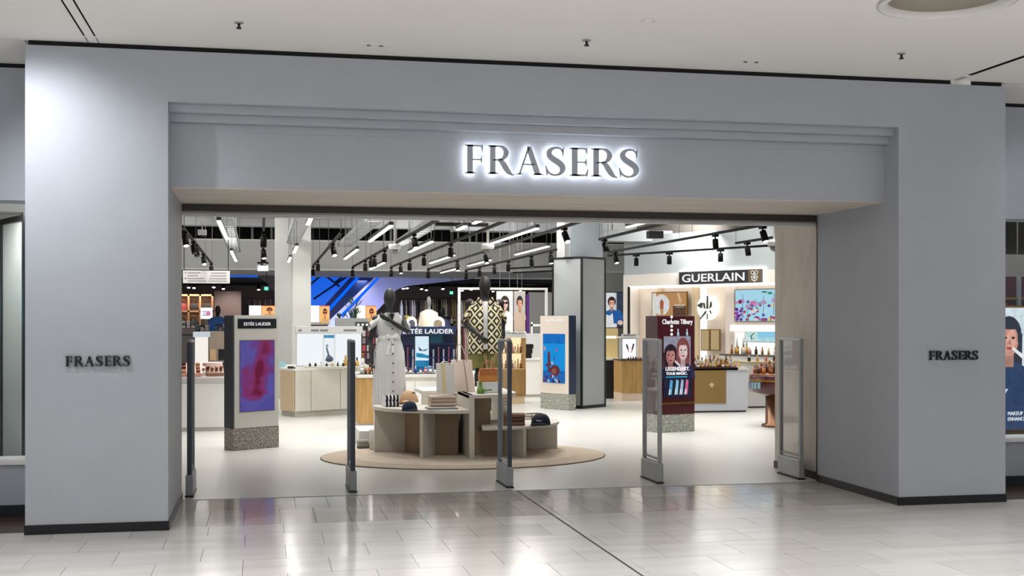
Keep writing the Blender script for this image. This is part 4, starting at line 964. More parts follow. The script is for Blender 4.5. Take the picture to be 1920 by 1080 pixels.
# white lit back display on it
DX0, DX1 = at(556, 650, 21.3).x, at(678, 650, 21.3).x
dz1, dz2 = at(556, 625, 21.3).z, at(556, 612, 21.3).z
bd = thing('lit_display', 'bright white lit skincare display with a blue and white picture in its middle', 'display', (DX0, 21.3, cz))
wd = DX1 - DX0
MB().box(0, wd, .06, .5, 0, dz1 - cz).build('cabinet', white_m, bd, .004)
for k, (a, b) in enumerate(((.0, .41), (.59, 1.0))):
    MB().box(wd * a + .008, wd * b - .008, .05, .06, .03, dz1 - cz - .01).build('lit_panel', glow('lit_cool', (238, 243, 247), 1.02), bd)
MB().box(wd * .42, wd * .58, .045, .06, .05, dz1 - cz - .01).build('picture', glow('picture_white', (232, 240, 246), 1.0), bd)
graphic(bd, wd * .42, wd * .58, .05, dz1 - cz - .01, .045, [((92, 160, 200), Q_(.0, .86, 1, .96)), ((110, 120, 134), [(.1, .1), (.9, .1), (.9, .2), (.55, .3), (.35, .52), (.25, .62), (.2, .5), (.35, .3), (.2, .2)]), ((80, 86, 96), E_(.5, .12, .3, .06)), ((160, 176, 190), E_(.3, .6, .12, .05))], .8)
MB().box(-.02, wd + .02, .0, .5, dz1 - cz, dz2 - cz).build('header', mat('header_white', (236, 238, 240), .4), bd)
for a, b in ((.03, .08), (.22, .34), (.36, .48), (.72, .92)): MB().box(wd * a, wd * b, -.003, 0, dz1 - cz + .03, dz1 - cz + .07).build('lettering', mat('header_grey', (150, 146, 150), .5), bd)
tr1 = tag(MB().box(0, 1.0, 0, .22, 0, .02).build('glass_tray', mat('tray_pale', (206, 204, 196), .2), bevel=.006, loc=(DX0 + .12, 20.95, cz)), 'long pale tray in front of the bright white skincare display', 'tray')
bottle_row((DX0 + .22, 21.05, cz + .021), (DX0 + .98, 21.05, cz + .021), 9, ['dark', 'black', 'white', 'black', 'honey'], 'skincare pots on the long pale tray', 'on the long pale tray of the white display', .02, .07)
bottle_row((DX0 + .84, 21.2, cz), (DX0 + 1.12, 21.0, cz), 4, ['honey', 'white'], 'bottles at the right end of the ivory counter', 'at the right end of the ivory counter', .035, .2)
for k, (px, lab) in enumerate(((531, 'pale blue card stand on the ivory counter by the totem'), (546, 'small dark flat case on the ivory counter by the totem'))):
    p = at(px, 684, 20.75)
    s = thing('card_stand', lab, 'stand', (p.x, 20.75, cz), 25)
    MB().box(-.06, .06, -.05, .05, 0, .02).build('base', [cm('white'), cm('black')][k], s, .004)
    MB().box(-.055, .055, .02, .03, .02, .12 if k == 0 else .035).build('card', mat('card_blue', (160, 206, 214), .5) if k == 0 else cm('dark'), s)
# --- oak-ended counter in the middle
E0 = fl(672, 807.5)
ct2 = thing('sales_counter', 'white fronted counter with an oak end standing behind the grey-dressed mannequin', 'counter', (E0.x, E0.y, .002))
xr = at(700, 700, E0.y).x - E0.x; xe = at(916, 700, E0.y).x - E0.x
MB().box(.02, xe, .03, .95, 0, .10).build('plinth', plinth_m, ct2)
MB().box(0, xr, 0, .95, .10, .80).build('end_panel', oak, ct2, .004)
MB().box(xr, xr + .06, -.004, .95, .02, .80).build('corner_post', oak_pale, ct2)
MB().box(xr + .06, xe, .01, .95, .10, .80).build('carcass', ivory, ct2)
for k in range(3):
    a = xr + .07 + (xe - xr - .07) * k / 3; b = xr + .07 + (xe - xr - .07) * (k + 1) / 3 - .012
    MB().box(a, b, -.006, .01, .12, .74).build('door', white_m, ct2, .003)
MB().box(-.02, xe + .02, -.02, .97, .80, .85).build('worktop', top_m, ct2, .006)
c2z = .854
MB().box(-.015, .62, -.012, .30, .85, .858).build('tray_edge', mat('tray_dark', (70, 66, 64), .4), ct2)
bottle_row((E0.x + .06, E0.y + .12, c2z + .006), (E0.x + .30, E0.y + .1, c2z + .006), 5, ['clear', 'bronze', 'amber', 'bronze', 'clear'], 'bottles on the oak-ended counter', 'on the left end of the oak-ended counter', .028, .13)
# navy gondola with header sign
GY = E0.y + .75
gx0, gx1 = at(752, 650, GY).x, at(852, 650, GY).x; gz = at(800, 628, GY).z; gz2 = at(800, 616, GY).z
gn = thing('beauty_gondola', 'navy beauty stand with a white-lettered header and blue poster on the middle counter', 'display stand', (gx0, GY, c2z))
gw = gx1 - gx0
navy_p = mat('navy_gloss', (26, 40, 82), .25)
MB().box(0, gw, .10, .35, 0, gz - c2z).build('back_panel', navy_p, gn)
MB().box(-.02, gw + .02, .0, .36, gz - c2z, gz2 - c2z + .03).build('header', mat('header_navy', (34, 52, 92), .3), gn)
text(gn, 'ESTÉE LAUDER', .03, gw * .98, gz - c2z + .02, gz2 - c2z + .012, .0, glow('white_text', (250, 250, 250), 1.0), bold=.02)
for z in (.22, .44): MB().box(0, gw, -.06, .10, z, z + .015).build('shelf', navy_p, gn)
px0, px1 = at(779, 650, GY - .1).x - gx0, at(804, 650, GY - .1).x - gx0
MB().box(px0, px1, -.10, -.07, .02, gz - c2z - .02).build('poster', glow('poster_cool', (214, 236, 246), 1.0), gn)
graphic(gn, px0, px1, .02, gz - c2z - .02, -.10, [((40, 130, 180), Q_(0, 0, 1, .30)), ((26, 96, 150), Q_(0, .0, 1, .12)), ((38, 140, 190), [(.05, .4), (1, .36), (1, .44), (.5, .50), (.05, .52)]), ((20, 66, 96), [(.2, .70), (.5, .60), (.8, .62), (.95, .68), (.8, .58), (.3, .58)])], .9)
MB().box(gw * .56, gw * .80, .085, .10, .46, .62).build('teal_panel', mat('teal_panel', (30, 96, 124), .3), gn)
for k in range(11):
    x = gw * (.02 + .96 * k / 10)
    if px0 - .03 < x < px1 + .03: continue
    MB().box(x - .012, x + .012, -.055, -.03, .02, .40 if k % 2 else .36).build('tube_row', mat('tube_maroon', (110, 60, 70), .3) if k % 2 else mat('tube_silver', (150, 150, 170), .3), gn)
for cx_, s_, lab in ((772, .75, 'small white arch sign with grey print behind the navy beauty stand'), (821, 1.0, 'larger white arch sign with gold print behind the navy beauty stand')):
    p = at(cx_, 616, GY + .25); a = thing('arch_sign', lab, 'sign', (p.x, GY + .25, gz2 + .035))
    MB().prism([(-.115 * s_, 0)] + [(.115 * s_ * math.cos(R(t)) * -1, .05 + .11 * math.sin(R(t))) for t in range(0, 181, 12)] + [(.115 * s_, 0)], 0, .03, 'y').build('arch', lit_white, a)
    MB().prism([(-.07 * s_, 0)] + [(-.07 * s_ * math.cos(R(t)), .045 + .06 * math.sin(R(t))) for t in range(0, 181, 15)] + [(.07 * s_, 0)], -.004, 0, 'y').build('print', mat('arch_print_a', (120, 122, 128), .5) if s_ < 1 else mat('arch_print_b', (196, 180, 140), .5), a)
bottle_row((gx0 - .3, E0.y + .18, c2z), (gx0 + .62, E0.y + .14, c2z), 13, ['blue', 'white', 'pink', 'white', 'clear', 'white'], 'small products in front of the navy stand', 'in front of the navy beauty stand', .026, .10)
MB().box(at(735, 700, E0.y).x - E0.x, at(816, 700, E0.y).x - E0.x, -.01, .22, .85, .862).build('tray_edge', mat('tray_dark'), ct2)
tag(MB().ell((0, 0, .055), .06, .05, .055).build('glass_globe', mat('globe_blue', (70, 110, 160), .15), loc=(at(805, 690, GY - .2).x, GY - .22, c2z)), 'round blue glass globe bottle by the blue poster', 'bottle')
# red and dark make-up rack behind gate
mr = thing('makeup_rack', 'dark make-up rack with rows of coloured goods behind the grey-dressed mannequin', 'display stand', (at(678, 650, 22.9).x, 22.9, .002))
rw = at(712, 650, 22.9).x - at(678, 650, 22.9).x; rz = at(690, 604, 22.9).z
MB().box(0, rw, .05, .4, 0, rz).build('cabinet', mat('rack_dark', (58, 50, 56), .5), mr)
MB().box(-.1, rw, .0, .4, rz - .09, rz).build('header', mat('header_charcoal', (66, 68, 72), .5), mr)
for k in range(5): MB().box(-.08 + .08 * k, -.04 + .08 * k, -.004, 0, rz - .07, rz - .03).build('letter', glow('white_text', (250, 250, 250), 1.0), mr)
for j in range(4):
    for k in range(4):
        c_ = [(120, 60, 70), (150, 130, 140), (60, 50, 90), (190, 70, 90), (206, 196, 190)][(j * 3 + k) % 5]
        MB().box(.02 + rw * .24 * k, .01 + rw * .24 * (k + .8), .02, .05, .95 + .14 * j, 1.06 + .14 * j).build('palette', mat('palette_%d' % ((j * 3 + k) % 5), c_, .4), mr)
# --- white counter of the left bay with testers
F0, F1 = fl(425, 808), fl(330, 812)
ct3 = thing('sales_counter', 'curved white counter at the left edge of the shop behind the leftmost gate', 'counter', (F0.x, F0.y, .002))
ring_o = [(.55 * math.sin(R(t)) - .1, .55 - .55 * math.cos(R(t))) for t in range(0, 91, 10)]
body = [(-2.2, .0)] + ring_o + [(.45, 1.3), (-2.2, 1.3)]
MB().prism(inset(body, .94), 0, .06).build('plinth', plinth_m, ct3)
MB().prism(inset(body, .97), .06, .72, smooth=False).build('body', white_m, ct3)
MB().prism(body, .72, .80).build('worktop', mat('counter_lip', (196, 194, 190), .35), ct3, .01)
MB().prism(inset(body, .99), .80, .82).build('glass_top', top_m, ct3)
z3 = .825
def tester(label, x, y, w, d, rows_, base_c, rot=0):
    t = thing('tester_stand', label, 'tester stand', (F0.x + x, F0.y + y, z3), rot)
    MB().prism([(0, 0), (d, 0), (d, .20), (0, .05)], 0, w, 'x').build('base', base_c, t, .004)
    for j in range(rows_[0]):
        for k in range(rows_[1]):
            f = (j + .5) / rows_[0]; c_ = [(96, 34, 40), (206, 150, 120), (40, 26, 28), (222, 178, 150), (150, 70, 60)][(j * 2 + k * 3) % 5]
            q = MB().box(w * (k + .15) / rows_[1], w * (k + .75) / rows_[1], d * f - d * .35 / rows_[0], d * f + d * .35 / rows_[0], .05 + .15 * f, .065 + .15 * f + .01)
            q.build('shade', mat('shade_%d' % ((j * 2 + k * 3) % 5), c_, .35), t)
rose_g = mat('rose_gold_tray', (214, 160, 138), .3, .3)
tester('rose gold tester tray at the left end of the curved white counter', -1.15, .05, .30, .34, (3, 3), rose_g, 5)
tester('rose gold tester tray in the middle of the curved white counter', -.78, .05, .42, .34, (3, 4), rose_g, 5)
tester('white sloping lipstick tester with dark strips on the curved counter', -.62, .48, .5, .30, (2, 5), white_m, -8)
tester('dark compact tester at the right end of the curved white counter', -.30, .12, .26, .20, (1, 4), mat('tester_brown', (130, 92, 70), .35), 8)
tl = thing('totem_sign', 'white illuminated head on a white pillar standing on the curved counter', 'sign', (at(378, 650, F0.y + .9).x, F0.y + .9, z3))
MB().box(-.10, .10, -.02, .06, 0, at(378, 632, F0.y + .9).z - z3).build('pillar', glow('pillar_lit', (246, 240, 232), 1.0), tl)
zz = at(378, 632, F0.y + .9).z - z3
MB().box(-.13, .13, -.06, .08, zz, zz + .085).build('head', glow('head_lit', (206, 214, 222), .9), tl, .01)
MB().box(-1.0, -.12, .0, .03, zz + .02, zz + .05).build('rail', mat('rail_dark', (44, 46, 52), .4), tl)
# dark tester cube stand
ck = thing('cube_display', 'black and tan cube display standing behind the curved white counter', 'display stand', (at(392, 650, F0.y + 1.6).x, F0.y + 1.6, .002))
cw = at(424, 650, F0.y + 1.6).x - at(392, 650, F0.y + 1.6).x; ch_ = at(400, 622, F0.y + 1.6).z
MB().box(0, cw, 0, .4, 0, ch_).build('cabinet', mat('cab_taupe', (150, 136, 122), .5), ck)
for k in range(2):
    for j in range(2): MB().box(cw * (.05 + .5 * k), cw * (.40 + .5 * k), -.02, 0, .80 + .22 * j, .98 + .22 * j).build('box', [cm('black'), mat('box_tan', (190, 160, 120), .5)][(k + j) % 2 if j else k * 0], ck)
for k in range(2): MB().lathe([(.002, .0), (.05, 0), (.05, .01), (.002, .012)], 14, cw * (.25 + .4 * k), 0).build('disc', white_m, ck)
# --- warm lit cabinet by the middle gate
KY = 23.6
kx0, kx1 = at(922, 700, KY).x, at(986, 700, KY).x
kc = thing('lit_cabinet', 'oak cabinet with warm lit shelves behind the middle security gate', 'cabinet', (kx0, KY, .002))
kw = kx1 - kx0; kz = at(950, 693, KY).z; kt = at(950, 634, KY).z
MB().box(0, kw, 0, .7, .16, kz).build('carcass', oak_d, kc); MB().box(.02, kw - .02, .02, .7, 0, .16).build('plinth', oak_pale, kc)
MB().box(kw * .05, kw * .5, -.012, 0, .20, kz - .03).build('door', oak_d, kc, .003); MB().box(kw * .51, kw * .96, -.012, 0, .20, kz - .03).build('door', oak_d, kc, .003)
MB().box(0, kw, .35, .4, kz, kt).build('lit_back', lit_warm, kc)
for x in (0, kw * .52, kw - .025): MB().box(x, x + .025, 0, .38, kz, kt).build('upright', oak, kc)
for z in (kz + .001, kz + (kt - kz) * .5): MB().box(0, kw, 0, .36, z, z + .012).build('shelf', oak_pale, kc)
MB().box(-.03, kw + .03, -.03, .4, kt, kt + .06).build('canopy', white_m, kc)
MB().box(kw * .35, kw * 1.0, -.05, -.03, kt + .06, kt + .13).build('name_board', white_m, kc)
text(kc, 'GUERLAIN', kw * .42, kw * .94, kt + .08, kt + .115, -.05, mat('black_letter'))
for z, nm in ((kz + .015, 'lower'), (kz + (kt - kz) * .5 + .014, 'upper')):
    bottle_row((kx0 + .07, KY + .12, z), (kx0 + kw * .52 - .05, KY + .12, z), 4, ['rose', 'white', 'honey', 'bronze', 'honey'], 'bottles on the %s lit shelf' % nm, 'on the %s lit shelf, left bay of oak cabinet' % nm, .025, .16)
    bottle_row((kx0 + kw * .52 + .08, KY + .12, z), (kx1 - .08, KY + .12, z), 4, ['rose', 'white', 'honey', 'bronze', 'honey'], 'bottles on the %s lit shelf right bay' % nm, 'on the %s lit shelf, right bay of oak cabinet' % nm, .025, .16)
WY = 25.6
wx0, wx1 = at(986, 700, WY).x, at(1028, 700, WY).x
wc = thing('sales_counter', 'plain white counter between the oak cabinet and the cream totem', 'counter', (wx0, WY, .002))
wz = at(1000, 672, WY).z
MB().box(0, wx1 - wx0, 0, .8, .06, wz - .04).build('body', white_m, wc, .004); MB().box(.02, wx1 - wx0, .03, .8, 0, .06).build('plinth', plinth_m, wc)
MB().box(-.02, wx1 - wx0, -.02, .82, wz - .04, wz).build('worktop', top_m, wc)
MB().box(.1, wx1 - wx0, .4, .5, wz, at(1000, 626, WY).z).build('upstand', mat('upstand_grey', (206, 206, 206), .4), wc)
for k in range(3): tag(MB().box(0, .16, 0, .14, 0, .10).build('dark_box', cm('black'), bevel=.004, loc=(wx0 - .02 + .02 * k, WY + .05, wz + .003 + .103 * k)), 'small dark box stacked %s at the left end of the plain white counter' % ('lowest', 'second', 'on top')[k], 'box')
# ================================================================== BEE-MARKED BOUTIQUE ON THE RIGHT
GP = at(1172, 598, 27.3); GR = -61.3
gw_ = thing('boutique_wall', 'pale boutique wall with lit edges behind the black white-lettered sign board', 'wall unit', (GP.x, GP.y, .002), GR)
def g(px, py, off=0):
    ux, uy = math.cos(R(GR)), math.sin(R(GR)); s_, z_ = on(px, py, (GP.x + uy * off, GP.y - ux * off), GR)
    return s_, z_ - .002
gt0 = g(1172, 516)[1]; gl = g(1182, 537); L_ = 6.6
beige_w = mat('boutique_beige', (222, 208, 194), .6)
MB().box(0, L_, .30, .45, 0, gt0).build('back_panel', beige_w, gw_)
MB().box(0, L_, -.06, .30, gl[1], gt0).build('fascia', mat('fascia_cream', (238, 232, 224), .4), gw_)
MB().box(gl[0], L_, -.05, .28, gl[1] - .045, gl[1] - .001).build('light_strip', glow('strip_white', (255, 250, 242), 2.2), gw_)
MB().box(0, gl[0] - .02, -.06, .30, 0, gl[1]).build('end_pier', mat('fascia_cream'), gw_)
MB().box(gl[0] - .02, gl[0] + .05, -.075, -.06, .9, gl[1] - .01).build('black_edge', black_m, gw_)
MB().box(0, L_, -.03, .4, gt0, gt0 + .9).build('upper_wall', mat('upper_grey', (176, 184, 188), .8), gw_)
MB().box(0, L_, .4, .6, 0, 4.2).build('rear_wall', mat('far_wall_paint'), gw_)
for a, b, m in (((1222, 545), (1228, 640), oak_pale), ((1287, 545), (1294, 640), oak_pale), ((1303, 545), (1309, 690), lit_white), ((1350, 545), (1366, 690), mat('pilaster', (226, 214, 204), .5))):
    s0 = g(*a)[0]; s1 = g(*b)[0]
    MB().box(s0, s1, .18, .30, .7, gl[1] - .05).build('pilaster', m, gw_)
s0, s1 = g(1366, 610)[0], L_
MB().box(s0, s1, .05, .30, g(1400, 616)[1] - .06, g(1400, 612)[1] + .03).build('lit_shelf', glow('shelf_glow', (255, 252, 248), 1.5), gw_)
MB().box(s0, s1, .22, .30, .9, g(1400, 618)[1] - .06).build('lit_niche', glow('niche_glow', (255, 250, 244), 1.1), gw_)
MB().box(g(1366, 690)[0], L_, -.25, .30, 0, .92).build('base_unit', white_m, gw_)
MB().box(g(1366, 690)[0] - .02, L_, -.28, .30, .92, .95).build('counter_top', mat('dark_top', (86, 80, 76), .3), gw_)
# sign board
sg = thing('boutique_sign', 'long black sign board with white capital letters and a bee emblem', 'sign', (GP.x, GP.y, .002), GR)
a, b = g(1273, 520, .15), g(1427, 515, .15); z0, z1 = g(1275, 534, .15)[1], g(1275, 510, .15)[1]
y_ = -.15
MB().box(a[0], b[0], y_, y_ + .06, z0, z1).build('board', mat('sign_charcoal', (42, 42, 46), .4), sg)
MB().box(a[0] - .05, b[0] + .05, y_ + .07, y_ + .085, z0 - .035, z1 + .045).build('back_light', glow('sign_back_light', (255, 250, 244), 3.0), sg)
mpt = g(1279, 520, .15)[0]; mpe = g(1396, 520, .15)[0]
text(sg, 'GUERLAIN', mpt, mpe, z0 + (z1 - z0) * .18, z0 + (z1 - z0) * .80, y_, glow('white_text', (250, 250, 250), 1.0), bold=.012)
e0 = g(1403, 520, .15)[0]; e1 = b[0]
MB().box(e0, e1, y_ - .004, y_, z0 + .01, z1 - .01).build('emblem_panel', mat('olive_gold', (116, 102, 78), .4, .4), sg)
em = MB(); ex = (e0 + e1) / 2; ez = (z0 + z1) / 2; es_ = (z1 - z0) * .5; k_ = (e1 - e0) / (z1 - z0) * .9
def ringp(cx, cz, rx, rz, t=.025):
    n = 18
    em.add([(ex + (cx + (rx - q) * math.cos(2 * math.pi * i / n)) * es_ * k_, y_ - .008, ez + (cz + (rz - q) * math.sin(2 * math.pi * i / n)) * es_) for q in (0, .09) for i in range(n)], [(i, (i + 1) % n, n + (i + 1) % n, n + i) for i in range(n)])
ringp(-.34, .52, .32, .30); ringp(.34, .52, .32, .30); ringp(0, .30, .16, .2)
for pts in ([(-.62, .0), (-.5, .02), (-.32, -.55), (0, -.62), (0, -.75), (-.42, -.66)], [(.62, .0), (.5, .02), (.32, -.55), (0, -.62), (0, -.75), (.42, -.66)], [(-.08, .2), (.08, .2), (.10, -.4), (0, -.52), (-.10, -.4)], [(-.4, .1), (-.3, .1), (-.14, -.35), (-.2, -.4)], [(.4, .1), (.3, .1), (.14, -.35), (.2, -.4)], [(-.06, -.7), (.06, -.7), (.04, -.95), (-.04, -.95)]):
    em.add([(ex + p[0] * es_ * k_, y_ - .008, ez + p[1] * es_) for p in pts], [tuple(range(len(pts)))])
em.build('bee_emblem', glow('white_text', (250, 250, 250), 1.0), sg)
# gold poster, bee relief, screen
def gpanel(name, label, cat, p0, p1, off, emit_m, frame=None):
    a, b = g(p0[0], p0[1], off), g(p1[0], p1[1], off)
    t = thing(name, label, cat, (GP.x, GP.y, .002), GR)
    z_0, z_1 = b[1], (a[1] + g(p1[0], p0[1], off)[1]) / 2
    MB().box(a[0] - .02, b[0] + .02, -off, -off + .04, z_0 - .02, z_1 + .02).build('frame', frame or gold, t)
    MB().box(a[0], b[0], -off - .004, -off, z_0, z_1).build('panel', emit_m, t)
    return t, a[0], b[0], z_0, z_1, -off - .004
t, a, b, c_, d_, y = gpanel('poster', 'gold and white lipstick poster on the boutique wall above the dark red totem', 'poster', (1223, 549), (1287, 592), -.16, glow('poster_gold', (188, 142, 96), .9))
graphic(t, a, b, c_, d_, y, [((240, 228, 206), Q_(0, 0, .12, 1)), ((238, 238, 236), E_(.28, .48, .24, .46)), ((176, 96, 70), [(.24, .30), (.34, .30), (.35, .6), (.29, .74), (.23, .6)]), ((190, 150, 100), Q_(.25, .02, .34, .30)), ((92, 66, 50), Q_(.62, 0, 1, .42)), ((226, 190, 140), [(.74, 1), (.80, 1), (.88, .62), (.82, .5)]), ((214, 214, 210), Q_(.66, .44, .96, .48)), ((190, 190, 186), Q_(.70, .36, .94, .385))], .85)
a_, b_ = g(1307, 600, -.1), g(1346, 553, -.1)
br = thing('bee_relief', 'glowing white round plaque with a dark bee on the boutique wall', 'wall emblem', (GP.x, GP.y, .002), GR)
cxr, czr, rx_, rz_ = (a_[0] + b_[0]) / 2, (a_[1] + b_[1]) / 2, (b_[0] - a_[0]) / 2, (b_[1] - a_[1]) / 2
MB().prism([(cxr + rx_ * math.cos(2 * math.pi * i / 32), czr + rz_ * math.sin(2 * math.pi * i / 32)) for i in range(32)], .10, .16, 'y').build('plaque', glow('plaque_glow', (255, 248, 232), 1.6), br)
dk_bee = mat('bee_dark', (70, 72, 66), .35)
for pts in ([(-1.0, .18), (-.55, .42), (-.42, .35), (-.48, -.02), (-.6, -.05)], [(-.40, .40), (-.22, .36), (-.16, -.10), (-.34, -.05)], [(-.03, .95), (.08, .95), (.12, -.10), (-.08, -.10)], [(.30, .44), (.42, .5), (.46, .1), (.28, -.05), (.2, -.1)], [(-.08, -.22), (-.2, -.3), (-.72, -.92), (-.66, -.95), (-.1, -.45)], [(.2, -.25), (.32, -.22), (.42, -.45), (.36, -.52)], [(-.02, -.5), (.06, -.5), (.05, -.95), (-.03, -.95)]):
    MB().prism([(cxr + p[0] * rx_, czr + p[1] * rz_) for p in pts], .085, .10, 'y').build('bee_part', dk_bee, br)
t, a, b, c_, d_, y = gpanel('wall_screen', 'wide wall screen showing bright flowers on pale blue', 'screen', (1379, 543), (1474, 602), -.16, glow('screen_sky', (168, 216, 236), .95), mat('screen_frame', (120, 112, 100), .4))
random.seed(9); fl_ = []
for k in range(70):
    x = random.random(); yv = random.random() ** 1.9 * .62
    c0 = random.choice([(120, 60, 150), (170, 80, 110), (214, 140, 170), (80, 90, 190), (90, 130, 110), (196, 70, 70), (226, 226, 240), (226, 216, 120), (150, 170, 210)])
    if x < .17 and yv < .5: c0 = random.choice([(124, 50, 150), (100, 40, 130), (150, 80, 170)])
    fl_.append((c0, E_(min(max(x, .04), .96), max(yv, .05), .035, .05, n=7)))
for x, h in ((.18, .85), (.28, .62), (.44, .70), (.60, .80), (.80, .86), (.87, .62)): fl_.append(((96, 140, 170), [(x - .006, .2), (x + .006, .2), (x + .012, h), (x, h)])); fl_.append(((190, 160, 200), E_(x, h * .75, .05, .07, n=8)))
fl_ += [((60, 150, 110), E_(.62, .92, .06, .03)), ((60, 150, 120), E_(.73, .88, .05, .04)), ((236, 240, 244), [(.34, .30), (.44, .42), (.50, .36), (.40, .22)]), ((214, 120, 170), E_(.40, .58, .06, .07, n=8)), ((140, 40, 90), E_(.14, .62, .04, .07, n=8))]
graphic(t, a, b, c_, d_, y, fl_, .85, step=.0008)
t, a, b, c_, d_, y = gpanel('lit_picture', 'pale green and blue lit picture in the white niche under the wall screen', 'picture', (1397, 621), (1454, 641), -.18, glow('pic_blue', (140, 200, 226), 1.0), white_m)
graphic(t, a, b, c_, d_, y, [((196, 232, 220), Q_(0, 0, .42, 1)), ((40, 110, 96), [(.20, .1), (.26, .3), (.22, .5), (.32, .8), (.36, .95), (.30, .85), (.17, .52), (.21, .3)]), ((170, 216, 236), Q_(.44, 0, 1, .4))], .95)
for k, (p0, p1) in enumerate((((1315, 619), (1329, 656)), ((1333, 619), (1348, 656)))):
    gpanel('gold_box', 'tall gold gift panel on the boutique wall, %s of two' % ('inner one' if k == 0 else 'one nearer the lit niche'), 'box', p0, p1, -.12, mat('gold_panel', (196, 176, 136), .4, .3), mat('gold_dark', (142, 112, 62), .4, .4))
sN = g(1372, 690)[0]
ux, uy = math.cos(R(GR)), math.sin(R(GR))
def gloc(s, y, z): return (GP.x + ux * s - uy * y, GP.y + uy * s + ux * y, .002 + z)
for n_, s_a, s_b, yy, kinds, grp in ((14, sN + .1, L_ - 1.2, -.12, ['amber', 'honey', 'white', 'rose', 'dark'], 'bottles along the lit niche counter'), ):
    bottle_row(gloc(s_a, yy, .955), gloc(s_b, yy, .955), n_, kinds, grp, 'on the dark-topped counter under the lit niche', .03, .17)
for k, px in enumerate((1383, 1395, 1401)):
    s_, z_ = g(px, 672, .0); bottle('%s tall clear bottle from the left with a pointed stopper under the boutique screen' % ORD[k], gloc(s_, -.02, .955), .05, .34, cm('honey'), cm('clear'), 'tall bottles under the boutique screen', neck=.55)
# main boutique counter
BP = fl(1310, 774); bz_ = .90
bc = thing('sales_counter', 'pale grey boutique counter with a gold front panel bearing a small bee', 'counter', (BP.x, BP.y, .002))
bw0, bw1 = -.45, at(1402, 700, BP.y).x - BP.x
MB().box(bw0, bw1, .0, .8, .03, .82).build('body', mat('counter_grey', (198, 202, 208), .4), bc, .004); MB().box(bw0 + .02, bw1 - .02, .03, .78, 0, .03).build('foot', mat('tray_dark'), bc)
gp1 = at(1361, 700, BP.y).x - BP.x
MB().box(bw0 + .05, gp1, -.014, 0, .165, .80).build('gold_panel', mat('counter_gold', (150, 122, 72), .45, .35), bc)
bee = MB(); bx0 = at(1334, 722, BP.y).x - BP.x; bz0 = at(1334, 722, BP.y).z
bee.prism([(bx0 + .03 * math.cos(2 * math.pi * i / 10), bz0 + .045 * math.sin(2 * math.pi * i / 10)) for i in range(10)], -.020, -.014, 'y'); bee.prism([(bx0 - .06, bz0 + .02), (bx0, bz0 + .015), (bx0 - .02, bz0 - .02)], -.018, -.014, 'y'); bee.prism([(bx0 + .06, bz0 + .02), (bx0, bz0 + .015), (bx0 + .02, bz0 - .02)], -.018, -.014, 'y')
bee.build('bee_badge', mat('bee_gold_light', (224, 206, 160), .3, .3), bc)
dz = at(1340, 691, BP.y).z; split = at(1383, 691, BP.y).x - BP.x
MB().box(bw0, split, -.02, .82, .82, dz - .03).build('worktop_dark', mat('counter_dark', (70, 50, 42), .35), bc)
MB().box(bw0, bw1 + .02, -.02, .82, dz - .03, dz).build('worktop', mat('worktop_cream', (226, 216, 200), .35), bc)
bottle_row((BP.x + bw0 + .1, BP.y + .15, dz + .003), (BP.x + bw1 - .1, BP.y + .15, dz + .003), 16, ['honey', 'rose', 'amber', 'honey', 'dark', 'white'], 'front row of bottles on the boutique counter', 'in the front row on the boutique counter', .024, .10)
bottle_row((BP.x + bw0 + .1, BP.y + .38, dz + .003), (BP.x + bw1 - .1, BP.y + .38, dz + .003), 18, ['honey', 'white', 'honey', 'amber', 'rose'], 'middle row of bottles on the boutique counter', 'in the middle row on the boutique counter', .026, .15, True)
bottle_row((BP.x + bw0 + .1, BP.y + .6, dz + .003), (BP.x + bw1 - .1, BP.y + .6, dz + .003), 16, ['white', 'honey', 'bronze', 'white'], 'back row of bottles on the boutique counter', 'in the back row on the boutique counter', .03, .21, True)
# return counter towards the wall
rc = thing('sales_counter', 'cream return counter with a gold top edge right of the gold-panelled counter', 'counter', (at(1403, 700, BP.y + .9).x, BP.y + .9, .002))
MB().box(0, 1.6, 0, .6, .03, .84).build('body', mat('counter_white_warm', (230, 228, 224), .4), rc); MB().box(-.02, 1.6, -.02, .62, .84, .88).build('worktop', mat('worktop_honey', (206, 186, 140), .35), rc)
MB().box(.02, 1.6, .03, .58, 0, .03).build('foot', mat('tray_dark'), rc)
bottle_row((rc.location.x + .1, BP.y + 1.1, .885), (rc.location.x + 1.3, BP.y + 1.1, .885), 8, ['dark', 'honey', 'rose', 'dark'], 'bottles on the return counter', 'on the cream return counter', .028, .14)
# oak display with lipstick light box left of the dark red totem
LP = fl(1166, 752)
lc = thing('oak_display', 'oak display with a white lipstick light box left of the dark red totem', 'display stand', (LP.x, LP.y, .002))
lw_ = at(1206, 700, LP.y).x - LP.x; lz_ = at(1180, 676, LP.y).z
MB().box(0, lw_, 0, .6, .16, lz_).build('body', oak, lc, .004); MB().box(0, lw_, .01, .6, 0, .16).build('plinth', mat('plinth_pinkish', (222, 200, 178), .5), lc); MB().box(lw_, lw_ + .35, .1, .6, .0, lz_ - .04).build('side_wing', white_m, lc)
MB().box(-.02, lw_ + .05, -.02, .62, lz_, lz_ + .025).build('worktop', mat('counter_dark'), lc)
x0, x1 = at(1170, 650, LP.y).x - LP.x, at(1195, 650, LP.y).x - LP.x; zt_ = at(1180, 634, LP.y).z
MB().box(x0 - .02, x1 + .02, .1, .3, lz_ + .025, zt_).build('light_box', mat('box_frame_grey', (170, 172, 176), .4), lc)
MB().box(x0, x1, .09, .1, lz_ + .04, zt_ - .02).build('lit_face', glow('lit_face', (252, 250, 250), 1.15), lc)
